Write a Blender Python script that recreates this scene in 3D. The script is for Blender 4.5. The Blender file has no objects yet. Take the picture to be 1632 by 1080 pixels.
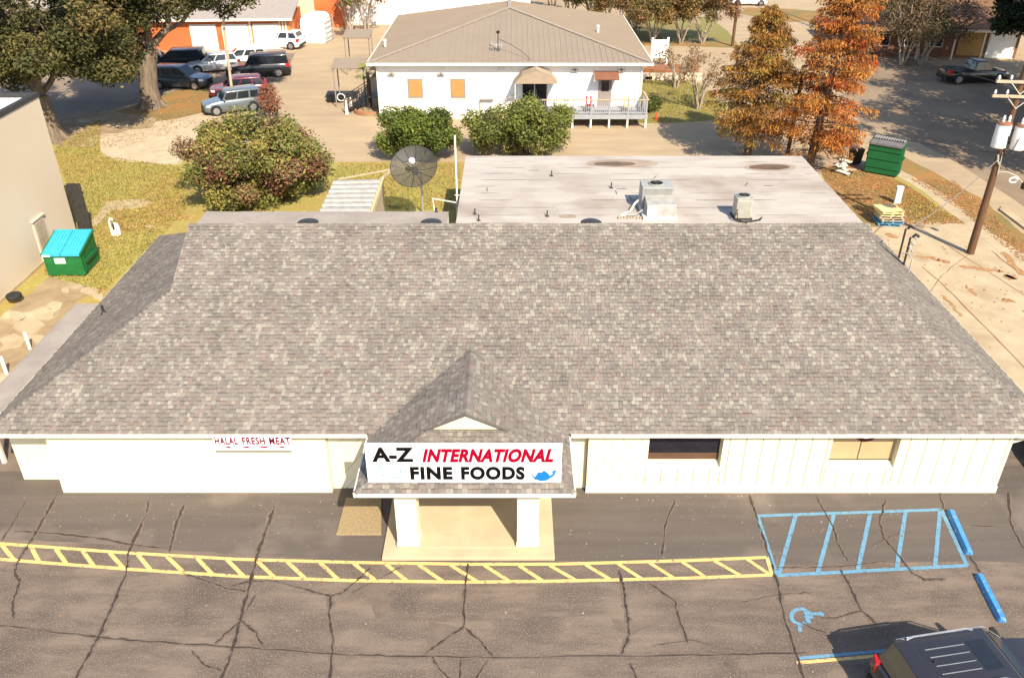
import bpy, bmesh, math, random
import numpy as np
from mathutils import Vector, Matrix

# ------------------------------------------------------------------ camera, sky, sun, exposure
S = bpy.context.scene
COL = S.collection
R = math.radians
CAM_H, PITCH, FPX = 18.0, 30.5, 1350.0
cd = bpy.data.cameras.new('camera'); cam = bpy.data.objects.new('camera', cd); COL.objects.link(cam)
cam.location = (0, 0, CAM_H); cam.rotation_euler = (R(90 - PITCH), 0, 0)
cd.sensor_width = 36; cd.lens = 36 * FPX / 1632; cd.clip_end = 3000; cd.clip_start = .1
S.camera = cam

SUN_AZ, SUN_EL = 25.0, 43.0            # degrees to the right of "behind the camera"
sv = Vector((math.sin(R(SUN_AZ)) * math.cos(R(SUN_EL)), -math.cos(R(SUN_AZ)) * math.cos(R(SUN_EL)), math.sin(R(SUN_EL))))
w = bpy.data.worlds.new('World'); S.world = w; w.use_nodes = True
nt = w.node_tree
sky = nt.nodes.new('ShaderNodeTexSky'); sky.sky_type = 'NISHITA'; sky.sun_disc = False
sky.sun_elevation = R(SUN_EL); sky.sun_rotation = math.atan2(sv.x, sv.y)
bg = nt.nodes['Background']; bg.inputs[1].default_value = .12
nt.links.new(sky.outputs[0], bg.inputs[0])
sd = bpy.data.lights.new('sun', 'SUN'); sd.energy = 4.6; sd.angle = R(.5); sd.color = (1, .88, .70)
so = bpy.data.objects.new('sun', sd); COL.objects.link(so); so.location = (20, -30, 60)
so.rotation_euler = sv.to_track_quat('Z', 'Y').to_euler()
S.view_settings.view_transform = 'Standard'; S.view_settings.look = 'None'
S.view_settings.exposure = 1.05; S.view_settings.gamma = 1
S.render.engine = 'CYCLES'

# ------------------------------------------------------------------ placing helpers (photo point -> place on a level or wall plane)
_c, _s = math.cos(R(PITCH)), math.sin(R(PITCH))
def ray(px, py):
    a = (px - 816) / FPX; b = (py - 540) / FPX
    return Vector((a, _c - b * _s, -_s - b * _c))
def at(px, py, z=0.0):
    d = ray(px, py); t = (z - CAM_H) / d.z
    return Vector((d.x * t, d.y * t, z))
def atY(px, py, Y):
    d = ray(px, py); t = Y / d.y
    return Vector((d.x * t, Y, CAM_H + d.z * t))

# ------------------------------------------------------------------ materials
def lin(c):
    return tuple(((x / 12.92) if x <= .04045 else ((x + .055) / 1.055) ** 2.4) for x in c)
def node(t, kind, **kw):
    n = t.nodes.new(kind)
    for k, v in kw.items(): setattr(n, k, v)
    return n
MATS = {}
def mat(name, c1, c2=None, scale=4., rough=.8, metal=0., bump=0., bscale=60., stretch=(1, 1, 1), c3=None, scale3=.4,
        lo=.35, hi=.65, coord='Object', spec=.3, detail=4., coat=0., lo3=.45, hi3=.62):
    """noise-mottled principled material in object (or world position) space"""
    m = bpy.data.materials.new(name); m.use_nodes = True; t = m.node_tree
    b = t.nodes['Principled BSDF']; L = t.links.new
    b.inputs['Roughness'].default_value = rough; b.inputs['Metallic'].default_value = metal
    b.inputs['Specular IOR Level'].default_value = spec
    if coat: b.inputs['Coat Weight'].default_value = coat; b.inputs['Coat Roughness'].default_value = .06
    if coord == 'World':
        g = node(t, 'ShaderNodeNewGeometry'); src = g.outputs['Position']
    else:
        g = node(t, 'ShaderNodeTexCoord'); src = g.outputs['Object']
    mp = node(t, 'ShaderNodeMapping'); mp.inputs['Scale'].default_value = stretch; L(src, mp.inputs[0])
    if c2 is None:
        c2 = tuple(x * .86 for x in c1)
    n1 = node(t, 'ShaderNodeTexNoise'); n1.inputs['Scale'].default_value = scale; n1.inputs['Detail'].default_value = detail
    n1.inputs['Roughness'].default_value = .65
    L(mp.outputs[0], n1.inputs['Vector'])
    r1 = node(t, 'ShaderNodeMapRange'); r1.inputs[1].default_value = lo; r1.inputs[2].default_value = hi; L(n1.outputs[0], r1.inputs[0])
    mx = node(t, 'ShaderNodeMix', data_type='RGBA'); L(r1.outputs[0], mx.inputs[0])
    mx.inputs[6].default_value = (*c1, 1); mx.inputs[7].default_value = (*c2, 1)
    out = mx.outputs[2]
    if c3 is not None:
        n3 = node(t, 'ShaderNodeTexNoise'); n3.inputs['Scale'].default_value = scale3; n3.inputs['Detail'].default_value = 5
        L(src, n3.inputs['Vector'])
        r3 = node(t, 'ShaderNodeMapRange'); r3.inputs[1].default_value = lo3; r3.inputs[2].default_value = hi3; L(n3.outputs[0], r3.inputs[0])
        m3 = node(t, 'ShaderNodeMix', data_type='RGBA'); L(r3.outputs[0], m3.inputs[0]); L(out, m3.inputs[6])
        m3.inputs[7].default_value = (*c3, 1); out = m3.outputs[2]
    L(out, b.inputs['Base Color'])
    if bump:
        nb = node(t, 'ShaderNodeTexNoise'); nb.inputs['Scale'].default_value = bscale; nb.inputs['Detail'].default_value = 3
        L(src, nb.inputs['Vector'])
        bp = node(t, 'ShaderNodeBump'); bp.inputs['Strength'].default_value = min(1, bump); bp.inputs['Distance'].default_value = .02
        L(nb.outputs[0], bp.inputs['Height']); L(bp.outputs[0], b.inputs['Normal'])
    MATS[name] = m
    return m

def speckle(m, colour, amount=.62, scale=25.):
    """adds fine pale/dark specks over a mat() material"""
    t = m.node_tree; b = t.nodes['Principled BSDF']; L = t.links.new
    src = b.inputs['Base Color'].links[0].from_socket
    g = node(t, 'ShaderNodeNewGeometry')
    n = node(t, 'ShaderNodeTexNoise'); n.inputs['Scale'].default_value = scale; n.inputs['Detail'].default_value = 2
    L(g.outputs['Position'], n.inputs['Vector'])
    r = node(t, 'ShaderNodeMapRange'); r.inputs[1].default_value = amount; r.inputs[2].default_value = amount + .08; L(n.outputs[0], r.inputs[0])
    x = node(t, 'ShaderNodeMix', data_type='RGBA'); L(r.outputs[0], x.inputs[0]); L(src, x.inputs[6]); x.inputs[7].default_value = (*colour, 1)
    L(x.outputs[2], b.inputs['Base Color'])
    return m

def attr_mat(name, rough=.8, transl=0., vary=.25, vscale=3., bump=0., bscale=80.):
    """colour from the mesh's own 'Col' attribute (one natural colour per leaf / shingle), slightly mottled"""
    m = bpy.data.materials.new(name); m.use_nodes = True; t = m.node_tree; L = t.links.new
    b = t.nodes['Principled BSDF']; b.inputs['Roughness'].default_value = rough; b.inputs['Specular IOR Level'].default_value = .25
    a = node(t, 'ShaderNodeAttribute', attribute_name='Col')
    tc = node(t, 'ShaderNodeTexCoord'); n = node(t, 'ShaderNodeTexNoise'); n.inputs['Scale'].default_value = vscale; n.inputs['Detail'].default_value = 5
    L(tc.outputs['Object'], n.inputs['Vector'])
    r = node(t, 'ShaderNodeMapRange'); r.inputs[1].default_value = .3; r.inputs[2].default_value = .7
    r.inputs[3].default_value = 1 - vary; r.inputs[4].default_value = 1 + vary; L(n.outputs[0], r.inputs[0])
    x = node(t, 'ShaderNodeMix', data_type='RGBA', blend_type='MULTIPLY'); x.inputs[0].default_value = 1
    L(a.outputs['Color'], x.inputs[6]); L(r.outputs[0], x.inputs[7]); L(x.outputs[2], b.inputs['Base Color'])
    if bump:
        nb = node(t, 'ShaderNodeTexNoise'); nb.inputs['Scale'].default_value = bscale; L(tc.outputs['Object'], nb.inputs['Vector'])
        bp = node(t, 'ShaderNodeBump'); bp.inputs['Strength'].default_value = bump; bp.inputs['Distance'].default_value = .01
        L(nb.outputs[0], bp.inputs['Height']); L(bp.outputs[0], b.inputs['Normal'])
    if transl:
        tr = node(t, 'ShaderNodeBsdfTranslucent'); L(x.outputs[2], tr.inputs[0])
        ms = node(t, 'ShaderNodeMixShader'); ms.inputs[0].default_value = transl
        L(b.outputs[0], ms.inputs[1]); L(tr.outputs[0], ms.inputs[2]); L(ms.outputs[0], t.nodes['Material Output'].inputs[0])
    MATS[name] = m
    return m

# grounds
mat('dry_grass', (.30, .235, .058), (.29, .180, .070), .7, .95, bump=.8, bscale=14, coord='World', c3=(.27, .245, .062), scale3=.22, lo3=.40, hi3=.60)
speckle(MATS['dry_grass'], (.46, .35, .16), .62, 5.)
mat('litter_grass', (.29, .135, .042), (.20, .145, .048), 1.1, .95, bump=.8, bscale=14, coord='World', c3=(.17, .135, .05), scale3=.4)
speckle(MATS['litter_grass'], (.34, .15, .05), .63, 6.)
mat('lawn', (.17, .165, .045), (.22, .185, .06), .6, .95, bump=.8, bscale=14, coord='World', c3=(.19, .15, .06), scale3=.3)
mat('front_asphalt', (.178, .138, .109), (.112, .088, .072), 1.5, .9, bump=.8, bscale=38, coord='World', stretch=(.30, 1.3, 1), lo=.40, hi=.60, detail=7,
    c3=(.085, .069, .059), scale3=.5, lo3=.47, hi3=.70, spec=.2)
speckle(MATS['front_asphalt'], (.205, .163, .132), .56, 26.); speckle(MATS['front_asphalt'], (.105, .082, .068), .60, 34.)
mat('apron_asphalt', (.088, .074, .065), (.112, .092, .080), 1.1, .88, bump=.4, bscale=45, coord='World', stretch=(.16, 1.8, 1),
    c3=(.18, .148, .126), scale3=.35, lo3=.55, hi3=.74, spec=.25)
speckle(MATS['apron_asphalt'], (.24, .20, .17), .68, 11.)
mat('shaded_asphalt', (.20, .155, .12), (.15, .12, .095), .6, .92, bump=.4, bscale=25, coord='World', c3=(.25, .19, .14), scale3=.2)  # same lot asphalt, darkened in colour to imitate oak shade
mat('patch_asphalt', (.112, .086, .068), (.15, .115, .092), 2, .9, bump=.5, bscale=45, coord='World')
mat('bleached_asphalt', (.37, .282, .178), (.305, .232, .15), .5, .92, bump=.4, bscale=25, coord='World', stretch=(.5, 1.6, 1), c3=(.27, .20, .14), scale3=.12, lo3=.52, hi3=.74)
mat('street_asphalt', (.235, .170, .112), (.175, .13, .09), .5, .92, bump=.4, bscale=25, coord='World', stretch=(1.4, .5, 1), c3=(.27, .20, .13), scale3=.15)  # base tone lowered so the colour carries part of the tree shade
mat('concrete', (.42, .335, .22), (.34, .265, .17), .9, .9, bump=.4, bscale=30, coord='World', c3=(.30, .225, .135), scale3=.5, lo3=.53, hi3=.72)
speckle(MATS['concrete'], (.27, .17, .08), .70, 4.)
mat('porch_concrete', (.46, .365, .245), (.40, .315, .205), 1.2, .85, bump=.3, bscale=40, coord='World')
mat('exposed_aggregate', (.33, .25, .135), (.22, .165, .095), 14, .9, bump=.8, bscale=60, coord='World')
mat('gravel', (.46, .375, .255), (.36, .29, .195), 1.4, .95, bump=.8, bscale=20, coord='World', c3=(.35, .28, .17), scale3=.5, lo3=.56, hi3=.75)
mat('bare_dirt', (.30, .225, .135), (.22, .16, .09), 1.2, .95, bump=.7, bscale=20, coord='World', c3=(.42, .345, .23), scale3=.6, lo3=.53, hi3=.65)
mat('crack_halo', (.105, .083, .069), (.15, .118, .097), 7, .85, coord='World')
mat('crack_seal', (.030, .021, .017), (.060, .044, .036), 9, .75, coord='World')
mat('yellow_paint', (.66, .45, .17), (.55, .37, .14), 3, .7, coord='World', c3=(.20, .155, .11), scale3=7., lo3=.56, hi3=.70)
mat('blue_paint', (.125, .265, .375), (.095, .215, .32), 4, .65, coord='World', c3=(.10, .11, .115), scale3=8., lo3=.56, hi3=.70)
mat('blue_stop', (.06, .26, .56), (.035, .17, .42), 5, .5, coord='World', c3=(.30, .48, .62), scale3=5, lo3=.58, hi3=.7)
# store
mat('cream_wall', (.72, .665, .475), (.68, .62, .43), .7, .75, bump=.08, bscale=30, spec=.25)
mat('white_trim', (.72, .68, .58), (.67, .63, .53), 1.2, .6, spec=.3)
mat('groove_dark', (.20, .165, .10), None, 3, .8)
mat('shingle_deck', (.125, .11, .097), (.105, .092, .082), 6, .95)
attr_mat('shingle', .95, 0, .15, .9)
mat('membrane', (.42, .385, .345), (.335, .30, .265), .5, .7, stretch=(.35, 1.5, 1), coord='World', c3=(.25, .20, .165), scale3=.33, lo3=.48, hi3=.74, spec=.3)
mat('low_membrane', (.30, .265, .235), (.235, .205, .18), .7, .75, coord='World', c3=(.27, .225, .19), scale3=.8, lo3=.55, hi3=.72, spec=.3)
mat('stain', (.085, .055, .036), (.14, .095, .062), 1.1, .75, coord='World')
mat('stain_pale', (.24, .185, .14), (.32, .26, .21), 1.1, .75, coord='World')
mat('dark_glass', (.012, .011, .018), (.018, .016, .022), 2, .08, spec=.5)
mat('brown_film', (.115, .062, .04), (.085, .048, .03), 2, .35)
mat('papered_pane', (.43, .31, .17), (.39, .28, .15), 1.3, .4)
mat('maroon_paint', (.10, .014, .016), None, 4, .4)
mat('metal_flash', (.55, .54, .52), (.42, .41, .40), 3, .35, metal=.6)
mat('galv', (.42, .41, .385), (.31, .295, .27), 3, .45, metal=.25)
mat('ac_grey', (.36, .365, .345), (.30, .305, .29), 3, .5, metal=.2)
mat('ac_tan', (.44, .40, .33), (.38, .345, .285), 3, .5)
mat('dark_metal', (.035, .034, .033), (.055, .052, .05), 5, .5, metal=.3)
mat('black', (.010, .010, .011), (.016, .016, .016), 5, .5)
mat('rubber', (.018, .018, .018), (.028, .027, .026), 8, .85)
# signs
mat('sign_white', (.82, .82, .82), (.79, .79, .78), 2, .45)
mat('sign_black', (.006, .005, .006), None, 2, .9, spec=.05)
mat('sign_red', (.29, .001, .020), None, 2, .9, spec=.05)
mat('sign_purple_red', (.15, .004, .03), None, 2, .9, spec=.05)
mat('sign_blue', (.005, .15, .45), None, 2, .5)
mat('sign_pale_green', (.07, .25, .24), None, 2, .5)
# others
mat('white_stucco', (.80, .78, .73), (.75, .72, .66), .6, .75)
mat('tan_stucco', (.56, .465, .345), (.53, .435, .32), .25, .8, c3=(.59, .50, .385), scale3=.12)
mat('tan_metal_roof', (.275, .218, .160), (.255, .202, .148), .5, .5, metal=.15)
mat('seam_metal', (.33, .275, .215), None, 2, .5, metal=.1)
mat('seam_shadow', (.15, .12, .09), None, 2, .6)
mat('plywood', (.38, .215, .07), (.33, .185, .06), 2, .8, stretch=(1, 1, 4))
mat('grey_frame', (.27, .225, .20), None, 2, .6)
mat('awning_tan', (.33, .255, .18), None, 2, .8)
mat('awning_red', (.19, .085, .05), None, 2, .8)
mat('deck_paint', (.30, .31, .33), (.25, .26, .28), 3, .7)
mat('wood', (.36, .24, .13), (.27, .175, .09), 3, .85, stretch=(1, 1, 5))
mat('weathered_wood', (.42, .34, .24), (.33, .26, .18), 3, .85)
mat('fresh_wood', (.68, .52, .26), (.58, .42, .19), 4, .8)
mat('pole_wood', (.13, .065, .035), (.085, .045, .026), 3, .9, stretch=(4, 4, .6))
mat('orange_wall', (.50, .125, .04), (.45, .11, .035), .5, .75, c3=(.60, .20, .06), scale3=.2)
mat('grey_shingle', (.30, .27, .25), (.24, .215, .2), 4, .9)
mat('pale_metal', (.60, .58, .56), (.53, .52, .50), .6, .5)
mat('brown_roof', (.115, .062, .038), (.16, .085, .045), 1.2, .9, c3=(.20, .10, .05), scale3=.5)
mat('brick', (.20, .09, .055), (.15, .07, .045), 8, .9)
mat('red_brick', (.40, .17, .09), (.32, .13, .07), 6, .9)
mat('garage_white', (.82, .80, .76), None, 2, .6)
mat('bin_green', (.010, .115, .028), (.008, .092, .022), 2, .5, c3=(.014, .14, .038), scale3=1.5)
mat('bin_green_deep', (.010, .105, .032), (.008, .085, .026), 2, .5)
mat('lid_blue', (.04, .36, .47), (.03, .31, .42), 3, .45)
mat('lid_grey', (.16, .15, .16), (.11, .10, .11), 3, .6)
mat('sticker', (.75, .8, .75), (.45, .75, .5), 9, .5)
mat('pallet_blue', (.10, .25, .36), (.07, .18, .28), 5, .8)
mat('bark', (.20, .155, .11), (.105, .078, .056), 2.2, .95, bump=1., bscale=9, stretch=(2.5, 2.5, .5))
mat('pale_bark', (.40, .33, .25), (.28, .22, .16), 3, .9, stretch=(2, 2, .5))
mat('cypress_bark', (.12, .075, .05), (.08, .05, .035), 3, .95, stretch=(3, 3, .5))
attr_mat('leaf', .6, .36, .25, 1.5)
attr_mat('needle', .75, .38, .2, 1.5)
attr_mat('grass_blade', .8, .25, .2, 2.)
attr_mat('fallen_leaf', .8, 0, .2, 2.)
mat('porcelain', (.72, .71, .69), (.62, .60, .57), 4, .35)
mat('rusty', (.26, .11, .055), (.18, .08, .04), 6, .8)
mat('leaf_drift', (.24, .11, .04), (.36, .22, .11), 5, .95, coord='World')
mat('wire', (.05, .045, .042), None, 3, .6)
mat('bright_wire', (.17, .155, .14), None, 3, .5)
mat('orange_plastic', (.60, .08, .03), None, 3, .5)
mat('glass', (.012, .016, .022), (.016, .02, .026), 2, .05, spec=.6)
mat('lamp_clear', (.65, .65, .66), None, 3, .15, spec=.6)
mat('lamp_red', (.38, .012, .012), None, 3, .2, spec=.5)
mat('chrome', (.75, .74, .72), None, 3, .2, metal=.9)
mat('rim', (.42, .42, .43), None, 5, .3, metal=.7)
for nm, c in (('white', (.78, .78, .78)), ('silver', (.50, .49, .47)), ('charcoal', (.030, .029, .035)), ('black', (.010, .011, .014)),
              ('navy', (.018, .026, .05)), ('slate', (.045, .055, .075)), ('maroon', (.13, .014, .03)), ('greyblue', (.12, .145, .155)),
              ('steel', (.13, .16, .20))):
    mat('paint_' + nm, c, tuple(x * .93 for x in c), 1.5, .28, metal=.25 if nm not in ('white',) else 0, spec=.5, coat=.6)

# see-through mesh of the big dish: perforated sheet, holes are real transparency
def dish_mesh_mat():
    m = bpy.data.materials.new('dish_mesh'); m.use_nodes = True; t = m.node_tree; L = t.links.new
    b = t.nodes['Principled BSDF']; b.inputs['Base Color'].default_value = (.05, .047, .042, 1); b.inputs['Roughness'].default_value = .6
    tr = node(t, 'ShaderNodeBsdfTransparent'); ms = node(t, 'ShaderNodeMixShader'); ms.inputs[0].default_value = .74
    L(tr.outputs[0], ms.inputs[1]); L(b.outputs[0], ms.inputs[2]); L(ms.outputs[0], t.nodes['Material Output'].inputs[0])
    MATS['dish_mesh'] = m
dish_mesh_mat()

# ------------------------------------------------------------------ mesh helpers
class MB:
    def __init__(s): s.v = []; s.f = []; s.m = []
    def add(s, vs, fs, mi=0):
        b = len(s.v); s.v += [tuple(v) for v in vs]
        for f in fs: s.f.append(tuple(i + b for i in f)); s.m.append(mi)
        return s
    def box(s, x0, x1, y0, y1, z0, z1, mi=0):
        return s.add([(x0, y0, z0), (x1, y0, z0), (x1, y1, z0), (x0, y1, z0), (x0, y0, z1), (x1, y0, z1), (x1, y1, z1), (x0, y1, z1)],
                     [(0, 3, 2, 1), (4, 5, 6, 7), (0, 1, 5, 4), (1, 2, 6, 5), (2, 3, 7, 6), (3, 0, 4, 7)], mi)
    def hexa(s, p, mi=0):     # 8 corners, bottom ring then top ring
        return s.add(p, [(0, 3, 2, 1), (4, 5, 6, 7), (0, 1, 5, 4), (1, 2, 6, 5), (2, 3, 7, 6), (3, 0, 4, 7)], mi)
    def bar(s, a, b, w, h, mi=0):
        a = Vector(a); b = Vector(b); d = (b - a).normalized()
        up = Vector((0, 0, 1)) if abs(d.z) < .95 else Vector((0, 1, 0))
        r = d.cross(up).normalized() * (w / 2); u = r.cross(d).normalized() * (h / 2)
        return s.hexa([a - r - u, a + r - u, b + r - u, b - r - u, a - r + u, a + r + u, b + r + u, b - r + u], mi)
    def tube(s, pts, rad, n=8, mi=0, cap=True):
        pts = [Vector(p) for p in pts]; k = len(pts)
        if not isinstance(rad, (list, tuple)): rad = [rad] * k
        b = len(s.v); ref = None
        for i, p in enumerate(pts):
            d = (pts[min(i + 1, k - 1)] - pts[max(i - 1, 0)]).normalized()
            if ref is None:
                ref = Vector((1, 0, 0)) if abs(d.x) < .9 else Vector((0, 1, 0))
            x = (ref - d * ref.dot(d)).normalized(); y = d.cross(x); ref = x
            for j in range(n):
                a = 2 * math.pi * j / n
                s.v.append(tuple(p + (x * math.cos(a) + y * math.sin(a)) * rad[i]))
        for i in range(k - 1):
            for j in range(n):
                q = (j + 1) % n
                s.f.append((b + i * n + j, b + i * n + q, b + (i + 1) * n + q, b + (i + 1) * n + j)); s.m.append(mi)
        if cap:
            s.f.append(tuple(b + j for j in reversed(range(n)))); s.m.append(mi)
            s.f.append(tuple(b + (k - 1) * n + j for j in range(n))); s.m.append(mi)
        return s
    def lathe(s, prof, n=16, c=(0, 0, 0), axis='z', mi=0):
        b = len(s.v); c = Vector(c)
        for r, h in prof:
            for j in range(n):
                a = 2 * math.pi * j / n; x, y = r * math.cos(a), r * math.sin(a)
                q = {'z': (x, y, h), 'y': (x, h, y), 'x': (h, x, y)}[axis]
                s.v.append(tuple(c + Vector(q)))
        for i in range(len(prof) - 1):
            for j in range(n):
                k = (j + 1) % n
                s.f.append((b + i * n + j, b + i * n + k, b + (i + 1) * n + k, b + (i + 1) * n + j)); s.m.append(mi)
        s.f.append(tuple(b + j for j in reversed(range(n)))); s.m.append(mi)
        s.f.append(tuple(b + (len(prof) - 1) * n + j for j in range(n))); s.m.append(mi)
        return s
    def prism(s, poly, z0, z1, mi=0):
        n = len(poly); b = len(s.v)
        s.v += [(p[0], p[1], z0) for p in poly] + [(p[0], p[1], z1) for p in poly]
        s.f.append(tuple(b + i for i in reversed(range(n)))); s.m.append(mi)
        s.f.append(tuple(b + n + i for i in range(n))); s.m.append(mi)
        for i in range(n):
            j = (i + 1) % n; s.f.append((b + i, b + j, b + n + j, b + n + i)); s.m.append(mi)
        return s
    def slab(s, poly, n, t, mi=0):   # 3-D polygon thickened by t along -n
        n = Vector(n).normalized() * t; k = len(poly); b = len(s.v)
        s.v += [tuple(Vector(p)) for p in poly] + [tuple(Vector(p) - n) for p in poly]
        s.f.append(tuple(b + i for i in range(k))); s.m.append(mi)
        s.f.append(tuple(b + k + i for i in reversed(range(k)))); s.m.append(mi)
        for i in range(k):
            j = (i + 1) % k; s.f.append((b + j, b + i, b + k + i, b + k + j)); s.m.append(mi)
        return s
    def build(s, name, mats, parent=None, smooth=False, bevel=0., org=None, fix=True, kind=None, segs=2):
        me = bpy.data.meshes.new(name)
        v = s.v
        if org is not None: v = [(a - org[0], b - org[1], c - org[2]) for a, b, c in v]
        me.from_pydata(v, [], s.f)
        if isinstance(mats, str): mats = [mats]
        for q in mats: me.materials.append(MATS[q])
        if len(mats) > 1: me.polygons.foreach_set('material_index', s.m)
        if fix:
            bm = bmesh.new(); bm.from_mesh(me); bmesh.ops.recalc_face_normals(bm, faces=bm.faces); bm.to_mesh(me); bm.free()
        if smooth:
            me.polygons.foreach_set('use_smooth', [True] * len(me.polygons))
            try: me.set_sharp_from_angle(angle=R(40))
            except Exception: pass
        me.update()
        o = bpy.data.objects.new(name, me); COL.objects.link(o)
        if parent is not None: o.parent = parent
        if bevel:
            bv = o.modifiers.new('bevel', 'BEVEL'); bv.width = bevel; bv.segments = segs; bv.limit_method = 'ANGLE'; bv.angle_limit = R(35)
        if kind: o['kind'] = kind
        return o

def tag(o, label=None, cat=None, group=None, kind=None):
    if label: o['label'] = label
    if cat: o['category'] = cat
    if group: o['group'] = group
    if kind: o['kind'] = kind
    return o
def thing(name, label, cat, loc=(0, 0, 0), rz=0., group=None):
    o = bpy.data.objects.new(name, None); COL.objects.link(o); o.empty_display_size = .2
    o.location = loc; o.rotation_euler = (0, 0, rz)
    return tag(o, label, cat, group)
def copy_tree(o, parent=None):
    c = o.copy(); COL.objects.link(c); c.parent = parent
    for ch in list(o.children): copy_tree(ch, c)
    return c
def attr_mesh(name, verts, faces, cols, material, parent=None, org=None, kind=None):
    """verts (n,3) array, faces (m,4) array, cols (n,3) array"""
    me = bpy.data.meshes.new(name); verts = np.asarray(verts, np.float32).copy()
    if org is not None: verts -= np.asarray(org, np.float32)
    faces = np.asarray(faces, np.int32); m, k = faces.shape
    me.vertices.add(len(verts)); me.vertices.foreach_set('co', verts.ravel())
    me.loops.add(m * k); me.loops.foreach_set('vertex_index', faces.ravel())
    me.polygons.add(m); me.polygons.foreach_set('loop_start', np.arange(0, m * k, k, dtype=np.int32))
    try: me.polygons.foreach_set('loop_total', np.full(m, k, np.int32))
    except Exception: pass
    a = me.attributes.new('Col', 'FLOAT_COLOR', 'POINT')
    c4 = np.ones((len(verts), 4), np.float32); c4[:, :3] = cols
    a.data.foreach_set('color', c4.ravel())
    me.polygons.foreach_set('use_smooth', np.zeros(m, bool)); me.materials.append(MATS[material]); me.update(calc_edges=True); me.validate()
    o = bpy.data.objects.new(name, me); COL.objects.link(o)
    if parent is not None: o.parent = parent
    if kind: o['kind'] = kind
    return o

def sheet(name, poly, z, material, parent=None, kind='structure', px=True, skirt=0.):
    pts = [at(*p) for p in poly] if px else [Vector((p[0], p[1], 0)) for p in poly]
    m = MB(); m.prism([(p.x, p.y) for p in pts], z - (skirt or .003), z)
    o = m.build(name, material, parent)
    if kind and parent is None: o['kind'] = kind
    return o
def wobble(poly, amp, step, seed):
    """photo-space outline -> finer, naturally uneven outline"""
    rng = random.Random(seed); out = []
    n = len(poly)
    for i in range(n):
        a, b = poly[i], poly[(i + 1) % n]; d = math.dist(a, b); k = max(1, int(d / step))
        for j in range(k):
            t = j / k; q = amp if j else amp * .4
            out.append((a[0] + (b[0] - a[0]) * t + rng.uniform(-q, q), a[1] + (b[1] - a[1]) * t + rng.uniform(-q, q) * .5))
    return out
def ribbon_mb(pts, wid, z, jitter=0., seed=0, sub=1, taper=False, vary=.35):
    """flat strip on the ground along 2-D world points"""
    rng = random.Random(seed); P = [Vector((p[0], p[1])) for p in pts]
    if sub > 1:
        Q = []
        for a, b in zip(P[:-1], P[1:]):
            for j in range(sub):
                t = j / sub; Q.append(a.lerp(b, t) + Vector((rng.uniform(-1, 1), rng.uniform(-1, 1))) * (jitter if j else jitter * .5))
        Q.append(P[-1]); P = Q
    m = MB(); k = len(P); vs = []; fs = []
    for i, p in enumerate(P):
        d = (P[min(i + 1, k - 1)] - P[max(i - 1, 0)]).normalized(); n = Vector((-d.y, d.x))
        ww = wid * (1 + (rng.uniform(-vary, vary) if jitter else 0)) / 2
        if taper and i in (0, k - 1): ww *= .35
        vs += [(p.x + n.x * ww, p.y + n.y * ww, z), (p.x - n.x * ww, p.y - n.y * ww, z)]
    for i in range(k - 1): fs.append((2 * i, 2 * i + 1, 2 * i + 3, 2 * i + 2))
    m.add(vs, fs); return m
def clip_poly(poly, a, b, c):      # keep a*x+b*y<=c
    out = []
    for i in range(len(poly)):
        p, q = poly[i], poly[(i + 1) % len(poly)]
        dp, dq = a * p[0] + b * p[1] - c, a * q[0] + b * q[1] - c
        if dp <= 0: out.append(p)
        if (dp < 0 < dq) or (dq < 0 < dp):
            t = dp / (dp - dq); out.append((p[0] + (q[0] - p[0]) * t, p[1] + (q[1] - p[1]) * t))
    return out
def clip_rect(poly, x0, x1, y0, y1):
    for a, b, c in ((1, 0, x1), (-1, 0, -x0), (0, 1, y1), (0, -1, -y0)):
        if len(poly) < 3: return []
        poly = clip_poly(poly, a, b, c)
    return poly if len(poly) >= 3 else []

def text_mesh(name, body, x0, x1, z0, z1, y, material, parent, org, shear=0., offset=.0, extrude=.006, letterspace=1.):
    """flat raised lettering on a wall facing -Y, fitted to the box x0..x1, z0..z1"""
    cu = bpy.data.curves.new(name, 'FONT'); cu.body = body; cu.shear = shear; cu.offset = offset; cu.space_character = letterspace
    cu.extrude = .02; cu.size = 1
    tmp = bpy.data.objects.new(name, cu); COL.objects.link(tmp)
    dg = bpy.context.evaluated_depsgraph_get(); dg.update()
    me = bpy.data.meshes.new_from_object(tmp.evaluated_get(dg)); bpy.data.objects.remove(tmp)
    co = np.zeros(len(me.vertices) * 3, np.float32); me.vertices.foreach_get('co', co); co = co.reshape(-1, 3)
    lo, hi = co.min(0), co.max(0); out = np.zeros_like(co)
    out[:, 0] = x0 + (co[:, 0] - lo[0]) / (hi[0] - lo[0]) * (x1 - x0) - org[0]
    out[:, 2] = z0 + (co[:, 1] - lo[1]) / (hi[1] - lo[1]) * (z1 - z0) - org[2]
    out[:, 1] = y - extrude * (co[:, 2] > 0) - org[1]
    me.vertices.foreach_set('co', out.ravel()); me.materials.clear(); me.materials.append(MATS[material]); me.update()
    o = bpy.data.objects.new(name, me); COL.objects.link(o); o.parent = parent
    return o

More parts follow.
